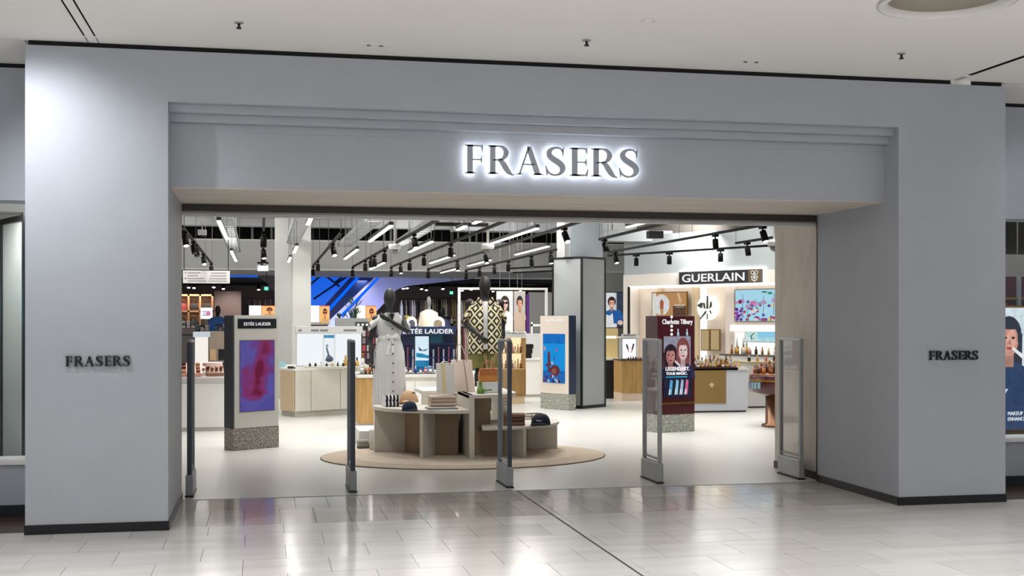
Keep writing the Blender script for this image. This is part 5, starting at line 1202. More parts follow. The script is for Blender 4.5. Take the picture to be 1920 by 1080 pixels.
graphic(lc, x0, x1, lz_ + .04, zt_ - .02, .09, [((60, 46, 66), [(.22, .70), (.34, .74), (.46, .5), (.36, .44)]), ((60, 46, 66), [(.66, .5), (.78, .78), (.88, .72), (.76, .44)]), ((200, 120, 130), [(.36, .44), (.46, .5), (.46, .32), (.42, .28)]), ((200, 120, 130), [(.66, .5), (.76, .44), (.66, .26), (.62, .3)])], 1.0)
MB().box(x0 - .05, x1 + .08, .06, .32, zt_, zt_ + .03).build('canopy', white_m, lc)
MB().box(x0 - .04, x1 + .02, .05, .06, zt_ + .035, zt_ + .085).build('name_board', white_m, lc); text(lc, 'GUERLAIN', x0, x1 - .03, zt_ + .045, zt_ + .075, .05, mat('black_letter'))
bottle_row((LP.x + .15, LP.y + .03, lz_ + .03), (LP.x + lw_, LP.y + .03, lz_ + .03), 7, ['dark', 'rose', 'dark'], 'lipsticks in front of the white light box', 'in front of the lipstick light box', .016, .06)
ok = thing('dark_cabinet', 'dark base cabinet with a pale oak upper part beneath the blue-jacket portrait', 'cabinet', (at(1130, 700, LP.y + .75).x, LP.y + .75, .002))
ow = at(1165, 700, LP.y + .75).x - at(1130, 700, LP.y + .75).x; oz = at(1150, 672, LP.y + .75).z; oz2 = at(1150, 616, LP.y + .75).z
MB().box(0, ow, 0, .5, 0, oz - .04).build('base', mat('cab_black', (30, 30, 34), .5), ok); MB().box(0, ow + .01, -.02, .5, oz - .04, oz).build('worktop', white_m, ok); MB().box(0, ow, .25, .5, oz, oz2).build('upper_panel', mat('pale_gold_wood', (214, 190, 132), .5), ok)
MB().box(.06, ow - .04, .235, .25, oz + (oz2 - oz) * .66, oz + (oz2 - oz) * .74).build('lit_line', lit_white, ok)
# --- deep red round beauty table at the right
RP = fl(1466, 803)
rt = thing('beauty_table', 'deep red drum table of make-up on a bronze pedestal at the right wall', 'display stand', (RP.x + .15, RP.y + .30, .002))
MB().lathe([(.33, 0), (.33, .03), (.27, .05), (.27, .50)], 28).build('pedestal', mat('bronze', (132, 92, 64), .3, .6), rt)
MB().lathe([(.40, .50), (.52, .56), (.52, .80), (.50, .82), (.02, .82)], 40).build('drum', oxb, rt)
MB().lathe([(.525, .72), (.53, .735), (.525, .75)], 40, caps=False).build('gold_band', gold, rt)
MB().lathe([(.50, .822), (.50, .835), (.02, .835)], 40).build('tray', mat('tray_bronze', (170, 120, 84), .3, .3), rt)
for k in range(5):
    a = R(172 + 8 * k); MB().box(-.03, .03, -.012, .012, -.05, .05).build('mirror_tile', mat('mirror_blue', (150, 176, 196), .12, .6), rt, .002, loc=(.535 * math.cos(a), .535 * math.sin(a), .66)).rotation_euler.z = a + R(90)
n_ = {}
for rr, cnt in ((.44, 20), (.34, 15), (.22, 9)):
    for k in range(cnt):
        a = 2 * math.pi * k / cnt + rr
        kk = ['bronze', 'dark', 'amber', 'bronze', 'rose'][(k + int(rr * 50)) % 5]
        n_[(rr, kk)] = n_.get((rr, kk), 0) + 1
        bottle("%s %s lipstick case anticlockwise from the wall in the drum table's %s ring" % (ORD[n_[(rr, kk)] - 1], kk, {.44: 'outer', .34: 'middle', .22: 'inner'}[rr]), (rt.location.x + rr * math.cos(a), rt.location.y + rr * math.sin(a), .84), .026, .13 + (.44 - rr) * .35, cm(kk), cm('bronze'), '%s make-up on the red drum table' % {.44: 'outer ring of', .34: 'middle ring of', .22: 'inner ring of'}[rr])
# ================================================================== BACK OF THE SHOP
# sunglasses light boxes on pillars
def lightbox(label, px0, px1, py0, py1, Y, face_first):
    a, b = at(px0, py1, Y), at(px1, py0, Y); w = b.x - a.x
    t = thing('light_box', label, 'light box', (a.x, Y, a.z))
    h = b.z - a.z
    MB().box(0, w, .03, .35, 0, h).build('case', mat('box_frame_grey', (170, 172, 176), .4), t)
    MB().box(w * .45, w, .0, .03, .0, h).build('portrait_face', glow('orange_face', (250, 196, 130), 1.0), t)
    MB().box(0, w * .45, .0, .03, .0, h).build('plain_face', glow('plain_lit', (255, 252, 246), 1.2), t)
    graphic(t, w * .45, w, 0, h, 0, [((236, 110, 70), Q_(0, 0, .04, 1)), ((236, 110, 70), Q_(0, .95, 1, 1))] + portrait(.55, .55, .36, (238, 150, 100), (120, 40, 34), (240, 180, 120), 1.0, (60, 24, 26)), .95)
    st = thing('display_pillar', 'grey pillar carrying %s' % label, 'pillar', (a.x + w / 2, Y + .19, .002))
    MB().box(-w * .42, w * .42, -.14, .14, 0, a.z - .004).build('shaft', mat('pillar_taupe', (120, 104, 100), .5), st); MB().box(-w * .5, w * .5, -.18, .18, a.z - .06, a.z - .003).build('head', mat('pillar_white', (200, 196, 192), .5), st)
    return t
lightbox('orange sunglasses light box above the purple-screen totem', 467, 518, 573, 593, 29.0, 1)
lightbox('orange sunglasses light box beside the white column', 583, 618, 573, 604, 27.5, 1)
lightbox('orange sunglasses light box behind the grey-dressed mannequin', 668, 706, 573, 603, 27.5, 1)
# planter with a leafy plant
p = at(655, 607, 26.6)
pt = thing('planter', 'grey trough planter with an upright bushy green plant', 'planter', (p.x, 26.6, .002))
ztop = at(655, 601, 26.6).z
MB().box(-.28, .36, -.15, .15, 0, ztop - .12).build('stand', mat('pillar_taupe'), pt); MB().box(-.30, .40, -.18, .18, ztop - .12, ztop + .05).build('trough', mat('trough_grey', (150, 152, 152), .5), pt, .006)
random.seed(4); leaf_d = mat('leaf_dark', (48, 76, 44), .5, noise=(10, .25))
for k in range(46):
    a = random.random() * 6.28; r_ = random.random() * .14; z = ztop + .05 + random.random() * .42; cx = .10 if k < 36 else -.22
    if k >= 36: z = ztop + .05 + random.random() * .10
    d = Vector((math.cos(a) * .7, math.sin(a) * .7, .9)).normalized(); s_ = d.cross(Vector((0, 0, 1))).normalized() * .028
    p0 = Vector((cx + r_ * math.cos(a) * (1 - .9 * max(0, (z - ztop - .3))), r_ * math.sin(a), z - .05)); p1 = p0 + d * .08; p2 = p0 + d * .15; n = d.cross(s_).normalized() * .002
    MB().add([p0, p1 + s_, p2, p1 - s_, p0 + n, p1 + s_ + n, p2 + n, p1 - s_ + n], [(0, 1, 2, 3), (7, 6, 5, 4), (0, 4, 5, 1), (1, 5, 6, 2), (2, 6, 7, 3), (3, 7, 4, 0)]).build('leaf', leaf_d, pt)
for k in range(5): MB().pathtube([(.10, 0, ztop), (.10 + .05 * (k - 2), .03 * (k % 2), ztop + .38)], .006, 5).build('stem', mat('stem_green', (70, 84, 50), .6), pt)
# two hanging portrait banners and the white frame
for (x0, x1), lab, arg in (((931, 962), 'tall hanging portrait banner of a woman in sunglasses', dict(skin=(214, 172, 156), hair=(36, 30, 32), cloth=(222, 222, 222), glasses=(30, 24, 28), long=True)), ((964, 985), 'tall hanging portrait banner of a man in a beige shirt', dict(skin=(196, 146, 118), hair=(34, 28, 26), cloth=(186, 166, 148)))):
    Y = 27.0; a, b = at(x0, 628, Y), at(x1, 546, Y); t = thing('portrait_banner', lab, 'poster', (a.x, Y, a.z)); w = b.x - a.x; h = b.z - a.z
    MB().box(0, w, 0, .03, 0, h).build('board', mat('banner_grey', (206, 206, 206), .6), t)
    graphic(t, 0, w, 0, h, 0, [((204, 206, 208) if 'woman' in lab else (178, 172, 168), Q_(0, 0, 1, 1))] + portrait(.5, .72, .22, asp=h / w * .80 if 'woman' in lab else h / w * .62, **arg) + [(arg['cloth'], Q_(.02, .02, .98, .34)), ((120, 116, 116), Q_(.2, .04, .8, .09))])
    for xx in (.08, w - .08): MB().tube((xx, .015, h), (xx, .015, 4.2 - a.z), .006, 6).build('cord', mat('galvanised', (150, 152, 152), .5, .5), t)
fY = 24.6; a, b = at(859, 694, fY), at(1027, 544, fY)
fr = thing('garment_frame', 'thin white goalpost frame behind the patterned-shirt mannequin', 'frame', (a.x, fY, .002)); w = b.x - a.x; h = b.z
for x in (0, w - .05): MB().box(x, x + .05, 0, .05, 0, h).build('post', white_m, fr)
MB().box(0, w, 0, .05, h, h + .045).build('top_bar', white_m, fr)
MB().box(-.1, .35, -.2, .25, 0, .03).build('foot', white_m, fr)
fr2 = thing('garment_frame', 'small white rail frame behind the cream totem', 'frame', (at(996, 640, 26.6).x, 26.6, .002))
MB().box(0, .035, 0, .035, 0, at(996, 604, 26.6).z).build('post', white_m, fr2); MB().box(0, .7, 0, .035, at(996, 612, 26.6).z, at(996, 608, 26.6).z).build('rail', white_m, fr2); MB().box(.66, .70, 0, .035, 0, at(996, 608, 26.6).z).build('post', white_m, fr2)
pu = thing('light_pole', 'slim purple light blade beside the portrait banners', 'light', (at(990, 600, 27.3).x, 27.3, .002))
MB().box(-.03, .03, 0, .05, 1.2, at(990, 552, 27.3).z).build('blade', glow('purple_blade', (120, 70, 150), .7), pu); MB().box(-.08, .10, 0, .1, 0, 1.2).build('base', mat('pole_dark', (46, 40, 44), .5), pu)
# grey partition panels behind
pn = struct('partition', MB().box(at(992, 560, 29.5).x, at(1066, 560, 29.5).x, 29.5, 29.6, 0, at(1000, 548, 29.5).z), mat('partition_grey', (136, 136, 136), .7))
# portrait of a person in a blue jacket
Y = 28.3; a, b = at(1132, 614, Y), at(1169, 549, Y); t = thing('wall_portrait', 'bright portrait of a smiling person in a blue jacket right of the square column', 'poster', (a.x, Y, a.z)); w = b.x - a.x; h = b.z - a.z
MB().box(-.02, w + .02, 0, .06, -.02, h + .02).build('case', black_m, t)
graphic(t, 0, w, 0, h, 0, [((222, 226, 234), Q_(0, 0, 1, 1)), ((52, 58, 74), Q_(.66, 0, 1, 1)), ((150, 160, 178), Q_(.60, .3, .66, 1))] + portrait(.40, .70, .24, (206, 150, 128), (52, 36, 40), (34, 92, 160), h / w * .9) + [((30, 88, 158), [(.40, .12), (.84, .10), (.96, .34), (.78, .52), (.56, .46), (.46, .3)]), ((232, 232, 236), [(.08, .02), (.50, .02), (.44, .42), (.28, .34), (.1, .38)]), ((222, 190, 178), E_(.82, .14, .14, .07)), ((240, 240, 244), E_(.39, .63, .08, .02))], .9)
struct('wall_boutique_side', MB().box(at(1128, 560, 29).x, at(1172, 560, 29).x, 29.0, 29.1, 0, at(1150, 512, 29).z), mat('side_wall_grey', (150, 152, 146), .7))
# --- escalator well lit in blue
EY = 37.0
def pts(Y, *pp): o = []; [o.append((at(x, y, Y).x, at(x, y, Y).z)) for x, y in pp]; return o
lav = mat('blue_lit_wall', (168, 168, 206), .8)  # lavender tint carries part of the blue light falling on this wall
struct('wall_escalator', MB().prism(pts(39.5, (560, 478), (1000, 478), (1000, 519), (900, 521), (765, 536), (744, 543), (700, 590), (560, 640)), 39.5, 39.7, 'y'), lav)
es = thing('escalator', 'escalator glowing blue, rising behind the white column', 'escalator', (0, EY, 0))
truss = pts(EY, (560, 628), (668, 510), (688, 492), (752, 492), (720, 506), (617, 604), (596, 640))
MB().prism([(p[0], p[1]) for p in truss], .9, 1.9, 'y').build('truss', mat('truss_dark_blue', (14, 42, 104), .35, emit=.25), es)
bg = mat('blue_glass_panel', (8, 84, 200), .2, emit=1.15)
edge_b = glow('blue_edge', (10, 100, 250), 1.1)
MB().prism(pts(EY, (540, 640), (560, 628), (684, 492), (560, 478), (540, 500)), .86, .88, 'y').build('balustrade', bg, es)
for q in (((600, 597), (694, 494), (700, 494), (606, 600)), ((640, 592), (722, 508), (730, 506), (646, 594))):
    MB().prism(pts(EY, *q), .80, .90, 'y').build('edge_light', edge_b, es)
for q in (((584, 532), (612, 508)), ((604, 508), (640, 536)), ((590, 560), (664, 510)), ((632, 528), (652, 511))):
    (x0, y0), (x1, y1) = q; p0, p1 = pts(EY, (x0, y0), (x1, y1)); MB().pathtube([(p0[0], .84, p0[1]), (p1[0], .84, p1[1])], .035, 6).build('glazing_bar', mat('bar_dark_blue', (22, 30, 96), .4), es)
area('escalator_glow_lamp', (at(640, 560, 38).x, 38.4, 1.2), 3, .5, 85, (.60, .66, 1.0), (R(115), 0, 0))
es2 = thing('blue_screen_panel', 'blue lit panel over the back hall left of the white column', 'panel', (0, 36.5, 0))
MB().prism(pts(36.5, (406, 504), (470, 503), (484, 520), (418, 519)), 0, .06, 'y').build('panel', glow('panel_blue', (36, 98, 214), .9), es2)
MB().prism(pts(36.5, (340, 520), (486, 520), (500, 530), (515, 548), (515, 500), (486, 500), (484, 519)), .1, .2, 'y').build('surround', mat('surround_grey', (120, 118, 124), .7), es2)
# --- back hall: shelving with handbags, racks of clothes
SYb = 34.5
a, b = at(330, 622, SYb), at(400, 552, SYb)
wood = mat('shelf_walnut', (172, 126, 92), .5)
sh = thing('handbag_shelving', 'lit wooden shelving with pigeonholes of handbags at the far left', 'shelving', (a.x, SYb, .002)); w = b.x - a.x; zt = b.z
MB().box(0, w, .3, .34, 0, zt).build('back_panel', mat('shelf_back_glow', (206, 160, 122), .5), sh)
for x in (0, w * .31, w * .62, w - .05): MB().box(x, x + .05, 0, .32, 0, zt).build('upright', wood, sh)
for z in (zt - .05, a.z + (zt - a.z) * .52, a.z + (zt - a.z) * .05, .6): MB().box(0, w, 0, .32, z, z + .05).build('shelf', wood, sh)
area('shelf_lamp', (a.x + w / 2, SYb - .25, zt + .15), 1.0, .1, 18, (1, .85, .68), (R(25), 0, 0))
k_ = 0
for j, zf in enumerate((.57, .10)):
    for i, xf in enumerate((.16, .46, .80)):
        c_ = [(150, 60, 60), (40, 30, 32), (44, 38, 40), (110, 70, 50), (30, 28, 32), (60, 50, 46)][j * 3 + i]
        zz = a.z + (zt - a.z) * (.05 if j else .52) + .052
        hb = thing('handbag', '%s handbag in the %s row of the pigeonhole shelving, %s' % (['red', 'black', 'dark grey', 'brown', 'black', 'dark brown'][j * 3 + i], ('upper', 'lower')[j], ('left bay', 'middle bay', 'right bay')[i]), 'bag', (a.x + w * xf, SYb + .13, zz))
        MB().loft([[(-.13 * q, -.06 * q, z), (.13 * q, -.06 * q, z), (.13 * q, .06 * q, z), (-.13 * q, .06 * q, z)] for q, z in ((1, 0), (1.02, .10), (.8, .19))], smooth=False).build('body', mat('bag_%d' % (j * 3 + i), c_, .5), hb, .01); MB().pathtube([(-.07, 0, .18), (-.05, 0, .27), (0, 0, .30), (.05, 0, .27), (.07, 0, .18)], .01, 6).build('handle', mat('bag_%d' % (j * 3 + i)), hb)
Y = 33.6; a2, b2 = at(376, 598, Y), at(398, 577, Y); fb = thing('flag_light_box', 'white light box with a navy, white and red flag emblem before the handbag shelving', 'light box', (a2.x, Y, a2.z)); w2_ = b2.x - a2.x; h2 = b2.z - a2.z
MB().box(0, w2_, 0, .1, 0, h2).build('case', glow('lit_white', (250, 250, 250), 1.25), fb)
graphic(fb, 0, w2_, 0, h2, 0, [((170, 176, 206), Q_(.16, .62, .84, .72)), ((226, 120, 160), Q_(.5, .36, .84, .62)), ((244, 240, 244), Q_(.16, .36, .5, .62)), ((150, 160, 200), Q_(.16, .28, .84, .36))], 1.0)
MB().box(w2_ * .4, w2_ * .6, .02, .08, -a2.z + .003, 0).build('post', mat('pillar_taupe'), fb)
# dark low fixtures behind the curved counter
for k, (x0, x1, y0, c_, lab) in enumerate(((340, 366, 598, (60, 50, 60), 'dark table of folded goods left of the handbag shelving'), (366, 392, 606, (60, 74, 84), 'teal and grey heap table before the handbag shelving'), (402, 424, 604, (60, 60, 96), 'table of blue garments under the blue-jacketed mannequin'))):
    Y = 29.5 + k; a3, b3 = at(x0, 640, Y), at(x1, y0, Y); w3_ = b3.x - a3.x; t = thing('display_table', lab, 'table', (a3.x, Y, .002))
    MB().box(0, w3_, 0, .6, .0, b3.z - .22).build('base', mat('table_base_%d' % k, (70, 62, 60), .6), t)
    random.seed(k)
    for i in range(3):
        for j in range(3): MB().box(w3_ * (i + .08) / 3, w3_ * (i + .9) / 3, .05, .45, b3.z - .22 + .06 * j, b3.z - .165 + .06 * j).build('folded_garment', mat('garment_%d' % random.randint(0, 5), [(70, 60, 80), (100, 70, 70), (60, 90, 100), (150, 140, 140), (40, 44, 60), (96, 80, 110)][random.randint(0, 5)], .9), t, .015)
wg = struct('wall_back_left', MB().box(at(402, 560, 37).x, at(452, 560, 37).x, 37.0, 37.1, 0, at(430, 546, 37).z), mat('mauve_wall', (150, 128, 124), .8))
spot('wall_grazer_lamp', (at(440, 540, 36).x, 35.9, 2.85), (at(432, 585, 37).x, 37, 1.6), 60, 70, .8, (1, .94, .9))
def rack(label, px0, px1, Y, py_top, n, pal, seed):
    a, b = at(px0, py_top, Y), at(px1, py_top, Y); w = b.x - a.x; t = thing('clothes_rack', label, 'clothes rack', (a.x, Y, .002)); h = a.z
    for x in (0, w - .03): MB().box(x, x + .03, .2, .23, 0, h).build('post', black_m, t)
    MB().box(0, w, .2, .23, h - .03, h).build('rail', black_m, t)
    random.seed(seed)
    for k in range(n):
        x = w * (k + .5) / n; c_ = random.randint(0, len(pal) - 1); l = random.uniform(.7, 1.15) * min(1, (h - .3)); q = w / n * .42
        MB().loft([[(x - q * f, y0, z), (x + q * f, y0, z), (x + q * f, y1, z), (x - q * f, y1, z)] for f, y0, y1, z in ((1, .0, .44, h - .06 - l), (.9, .02, .42, h - .25), (.35, .15, .28, h - .05))], smooth=False).build('garment', mat('cloth_%d_%d_%d' % pal[c_], pal[c_], .9), t)
    return t
warm = [(206, 192, 176), (230, 226, 220), (150, 136, 122), (60, 54, 52), (186, 160, 110), (110, 96, 88), (28, 26, 28)]
rack('long rack of cream and dark clothes under the dark ceiling, behind the grey-dressed mannequin', 752, 800, 40.0, 560, 12, warm, 1)
rack('long rack of clothes under the dark ceiling, behind the cream-jacketed mannequin', 806, 856, 41.0, 558, 12, warm, 2)
rack('rack of pale clothes behind the patterned-shirt mannequin', 860, 912, 40.0, 560, 12, warm, 3)
rack('rack of dark clothes beside the white column, above the purple-screen totem', 455, 515, 38.0, 558, 12, [(96, 80, 84), (60, 56, 60), (130, 110, 104), (40, 40, 46)], 4)
rack('rack of dark clothes seen between the portrait banners and the mannequin', 905, 935, 38.0, 570, 8, [(40, 38, 40), (70, 62, 60), (120, 110, 104)], 5)
rack('red and black garment rack behind the tote bags', 862, 884, 27.5, 612, 7, [(110, 40, 44), (30, 28, 32), (150, 130, 126)], 6)
yb = thing('yellow_panel', 'bright yellow panel behind the shoulder of the grey-dressed mannequin', 'panel', (at(756, 594, 30).x, 30, .002)); MB().box(0, at(768, 594, 30).x - at(756, 594, 30).x, 0, .06, at(760, 614, 30).z, at(760, 592, 30).z).build('board', mat('yellow_board', (214, 190, 64), .6), yb); MB().box(.05, .09, 0, .06, 0, at(760, 614, 30).z).build('post', black_m, yb)
random.seed(8)
for i, (px, lab) in enumerate(((760, 'low table of mixed dark goods behind the small arch sign'), (775, 'low table of mixed goods left of the cream-jacketed mannequin'), (845, 'low table of dark folded clothes beside the white goalpost frame'))):
    Y = 33.0 + i * .8; a = at(px - 11, 620, Y); w = at(px + 11, 620, Y).x - a.x; t = thing('display_table', lab, 'table', (a.x, Y, .002)); zt_ = at(px, 592, Y).z
    MB().box(0, w, 0, .6, 0, zt_ - .3).build('base', mat('table_base_0', (70, 62, 60), .6), t)
    for k in range(4):
        for j in range(4): MB().box(w * k / 4 + .01, w * (k + .9) / 4, .05, .4, zt_ - .3 + .07 * j, zt_ - .235 + .07 * j).build('folded_garment', mat('cloth_%d_%d_%d' % warm[(k * 3 + j) % 7], warm[(k * 3 + j) % 7], .9), t, .012)
# ================================================================== CEILING SERVICES OF THE SHOP
LZc, TZc = 2.90, 2.86                                          # hanging heights of linear lamps and of lamp tracks
def at_z(px, py, z): return fl(px, py, z)
led_face = glow('led_diffuser', (255, 248, 236), 3.6)
led = [((441.7, 489), (435, 470), 'short LED strip lamp above the hanging direction board'), ((426, 447.5), (410, 413), 'LED strip lamp along the leftmost cable tray'),
       ((540.4, 490.5), (545, 482), 'far short LED strip lamp before the white column'), ((550, 473), (558, 461), 'nearer short LED strip lamp before the white column'),
       ((577, 420), (587, 399), 'LED strip lamp beside the second cable tray'), ((645, 485), (672, 467), 'LED strip lamp over the escalator, left one'),
       ((692, 452), (735, 422), 'long LED strip lamp left of the white dome camera'), ((695, 504), (720, 492), 'far LED strip lamp over the escalator'),
       ((765, 472), (813, 452), 'LED strip lamp between the second and third tracks'), ((807, 493), (851, 478), 'LED strip lamp left of the patterned-shirt mannequin, nearer one'),
       ((878, 498), (920, 487), 'LED strip lamp over the patterned-shirt mannequin'), ((828, 511), (860, 502), 'farthest LED strip lamp left of the patterned-shirt mannequin'),
       ((858, 430), (873, 423), 'short LED strip lamp under the dark ceiling box'), ((887, 418), (917, 405), 'LED strip lamp cut off by the lintel, above the dark ceiling box'),
       ((922, 456), (1007, 427), 'longest LED strip lamp left of the square column'), ((967, 477), (1028, 461), 'LED strip lamp close to the square column'),
       ((1173, 425), (1238, 410), 'LED strip lamp right of the square column under the lintel')]
for (a, b, lab) in led:
    P, Q = at_z(a[0], a[1], LZc), at_z(b[0], b[1], LZc)
    L = P.y - Q.y; x = (P.x + Q.x) / 2
    t = thing('linear_lamp', lab, 'lamp', (x, Q.y, LZc))
    MB().box(-.027, .027, 0, L, 0, .045).build('body', mat('lamp_body_grey', (70, 70, 72), .5), t)
    MB().box(-.023, .023, .01, L - .01, -.018, 0).build('diffuser', led_face, t)
    for y in (.15, L - .15): MB().tube((0, y, .05), (0, y, 1.3), .004, 5).build('wire', mat('wire_steel', (120, 120, 120), .5, .5), t)
    area('linear_lamp_light', (0, L / 2, -.025), .05, L, 3.5 * L, (1.0, .97, .92), parent=t)
track_m = mat('track_black', (12, 12, 13), .6, spec=.2)
lens_g = glow('spot_lens', (255, 250, 240), 6.0); lens_off = mat('spot_lens_off', (60, 58, 56), .3)
def track(lab, a, b, heads, short, Z=TZc):
    P, Q = at_z(a[0], a[1], Z), at_z(b[0], b[1], Z); d = (Q - P); L = d.length; rz = math.degrees(math.atan2(d.y, d.x))
    t = thing('lighting_track', lab, 'lighting track', tuple(P), rz)
    MB().box(0, L, -.017, .017, 0, .035).build('rail', track_m, t)
    for k in range(max(2, int(L / 3)) + 1):
        x = L * k / max(2, int(L / 3)); MB().tube((x, 0, .045), (x, 0, 1.3), .004, 5).build('hanger', mat('wire_steel', (120, 120, 120), .5, .5), t)
    ordn = ['farthest', 'second farthest', 'third farthest', 'fourth farthest', 'fifth farthest', 'sixth farthest', 'seventh farthest', 'eighth farthest', 'ninth farthest']
    for i, (px, tilt, lit) in enumerate(heads):
        f = (px - a[0]) / (b[0] - a[0]) if abs(b[0] - a[0]) > 3 else px
        if abs(b[0] - a[0]) > 3:                                # position along the run as seen, turned into metres
            ray_ = ray(px, a[1] + (b[1] - a[1]) * f); tt = (Z - CAM_H) / ray_[2]; X_ = Vector((ray_[0] * tt, ray_[1] * tt, Z)); s_ = (X_ - P).dot(d.normalized())
        else: s_ = L * f
        s_ = min(max(s_, .06), L - .06)
        q = P + d.normalized() * s_
        s = thing('track_spotlight', '%s black spotlight on the %s' % (ordn[i], short), 'spotlight', tuple(q), rz + 90, 'spotlights on the %s' % short)
        MB().box(-.03, .03, -.06, .06, -.03, -.001).build('adapter', track_m, s)
        MB().tube((0, 0, -.03), (0, 0, -.07), .012, 8).build('stem', track_m, s)
        c, n = math.cos(R(tilt)), math.sin(R(tilt)); ax = Vector((n * .4, -n, -c)).normalized(); p0 = Vector((0, 0, -.06)); p1 = p0 + ax * .14
        MB().tube(p0, p1, .042, 14).build('barrel', track_m, s)
        MB().tube(p1, p1 + ax * .004, .034, 14).build('lens', lens_g if lit else lens_off, s)
track('lighting track at the far left above the direction board', (398, 497), (341, 427), [(396, 10, 0), (381, 25, 1), (367, 30, 0), (362, 30, 0), (347, 20, 1)], 'far left track')
track('lighting track running straight away above the illuminated white box', (493, 487), (495, 399), [(.04, 10, 1), (.12, 0, 0), (.25, 15, 1), (.42, 15, 1), (.72, 0, 0)], 'straight central track')
track('lighting track above the white column', (587, 500), (640, 438), [(587, 0, 0), (596, 0, 0), (624, 25, 1)], 'column track')
track('lighting track over the escalator', (661, 502), (838, 405), [(661, 0, 0), (685, 0, 0), (695, 10, 1), (702, 5, 0), (721, 0, 0), (776, 20, 1)], 'escalator track')
track('long lighting track passing right of the dome camera', (733, 502), (975, 406), [(733, 0, 0), (751, 10, 1), (768, 0, 0), (795, 0, 0), (845, 0, 0)], 'long middle track')
track('long lighting track running up to the head of the square column', (802, 506), (1115, 410), [(803, 0, 0), (857, 15, 1), (910, 20, 1), (1058, 30, 1)], 'column-head track')
track('lighting track above the patterned-shirt mannequin', (873, 508), (1043, 470), [(873, 0, 0), (899, 0, 0), (927, 0, 0), (953, 0, 0), (996, 10, 0), (1032, 10, 1)], 'mannequin track')
track('lighting track right of the square column, nearest the lintel', (1124, 451), (1290, 411), [(1133, 25, 0)], 'near right track')
track('lighting track with three heads toward the right wall', (1140, 475), (1468, 418), [(1153, 20, 1), (1341, 5, 0), (1430, 20, 1)], 'right wall track')
track('lighting track running across in front of the black bee-emblem sign', (1140, 481), (1484, 460), [(1193, 0, 0), (1255, 0, 0), (1351, 0, 0), (1471, 0, 0)], 'cross track before the black bee-emblem sign')
track('short lighting track by the right dome camera', (1380, 458), (1484, 442), [(1401, 10, 0)], 'short right track')
tb = thing('ceiling_driver', 'small dark grey box on the track nearest the lintel', 'driver box', tuple(at_z(1228, 433, TZc) + Vector((0, 0, -.10)))); MB().box(-.10, .10, -.06, .06, 0, .095).build('case', mat('driver_grey', (66, 68, 74), .5), tb, .004); MB().box(-.09, .09, -.05, .05, .095, .10).build('clip', track_m, tb)
track('pair of dark rails left of the square column, upper one', (958, 505), (1034, 501), [], 'upper dark rail', 2.66)
track('pair of dark rails left of the square column, lower one', (962, 513), (1034, 510), [], 'lower dark rail', 2.60)
# cable trays: side rails and rungs
galv = mat('tray_galvanised', (206, 210, 214), .5, .1)
def cable_tray(lab, pts2, w, Z):
    P, Q = at_z(*pts2[0], Z), at_z(*pts2[1], Z); d = Q - P; L = d.length; rz = math.degrees(math.atan2(d.y, d.x))
    t = thing('cable_tray', lab, 'cable tray', tuple(P), rz)
    for y in (-w / 2, w / 2): MB().box(0, L, y - .012, y + .012, 0, .09).build('side_rail', galv, t)
    n = int(L / .45)
    for k in range(n): MB().box(L * (k + .2) / n, L * (k + .75) / n, -w / 2, w / 2, .0, .012).build('rung', galv, t)
    for k in range(3):
        for y in (-w / 2, w / 2): MB().tube((L * (.1 + .4 * k), y, .05), (L * (.1 + .4 * k), y, .88), .005, 5).build('hanger', mat('wire_steel', (120, 120, 120), .5, .5), t)
cable_tray('galvanised cable tray at the left end of the shop ceiling', ((440, 473), (417, 399)), .26, 3.32)
cable_tray('galvanised cable tray above the white column', ((542, 473), (572, 400)), .26, 3.32)
cable_tray('galvanised cable tray behind the escalator track', ((645, 463), (712, 406)), .26, 3.32)
cable_tray('wide white cable tray above the long middle track', ((748, 462), (838, 406)), .26, 3.32)
# dome cameras on poles
def dome(lab, px, py, Y):
    p = at(px, py, Y); t = thing('dome_camera', lab, 'camera', tuple(p))
    MB().tube((0, 0, .09), (0, 0, 4.2 - p.z), .018, 10).build('pole', white_m, t)
    MB().lathe([(.002, .10), (.085, .10), (.095, .08), (.095, .03), (.07, .02)], 24).build('housing', white_m, t)
    MB().lathe([(.068, .02), (.06, -.02), (.035, -.05), (.002, -.06)], 20).build('dome', mat('dome_smoke', (120, 122, 124), .1), t)
dome('white dome camera on a pole left of the long middle track', 740, 470, 18.5)
dome('white dome camera on a pole above the patterned-shirt mannequin', 914.5, 470, 17.5)
dome('white dome camera on a pole near the right wall', 1452, 464, 16.0)
p = at(379, 437, 19.0); t = thing('sensor_box', 'small white sensor box hung on a rod at the far left', 'sensor', tuple(p))
MB().box(-.065, .065, -.06, .06, -.03, .05).build('case', white_m, t, .006); MB().tube((0, 0, .05), (0, 0, 4.2 - p.z), .010, 8).build('rod', white_m, t); MB().lathe([(.03, -.03), (.02, -.05), (.002, -.055)], 12).build('lens', lens_off, t)
p = at(493, 508, 21.0); t = thing('illuminated_box', 'small lit white box hanging below the straight central track', 'sign', tuple(p))
MB().box(-.09, .09, -.04, .04, 0, .09).build('box', glow('box_lit', (250, 250, 250), 1.1), t); MB().box(-.095, .095, -.05, .05, .12, .15).build('bracket', black_m, t); MB().tube((0, 0, .09), (0, 0, .55), .01, 8).build('rod', black_m, t)
P = at_z(817, 423, 3.0); Q = at_z(916, 423, 3.0); t = thing('ceiling_unit', 'long dark horizontal unit hung under the lintel line', 'ceiling unit', (at(817, 423, 17).x, 17.0, at(817, 423, 17).z))
w_ = at(916, 423, 17).x - at(817, 423, 17).x; MB().box(0, w_, 0, .12, 0, .05).build('case', mat('unit_dark', (40, 38, 38), .5), t, .004)
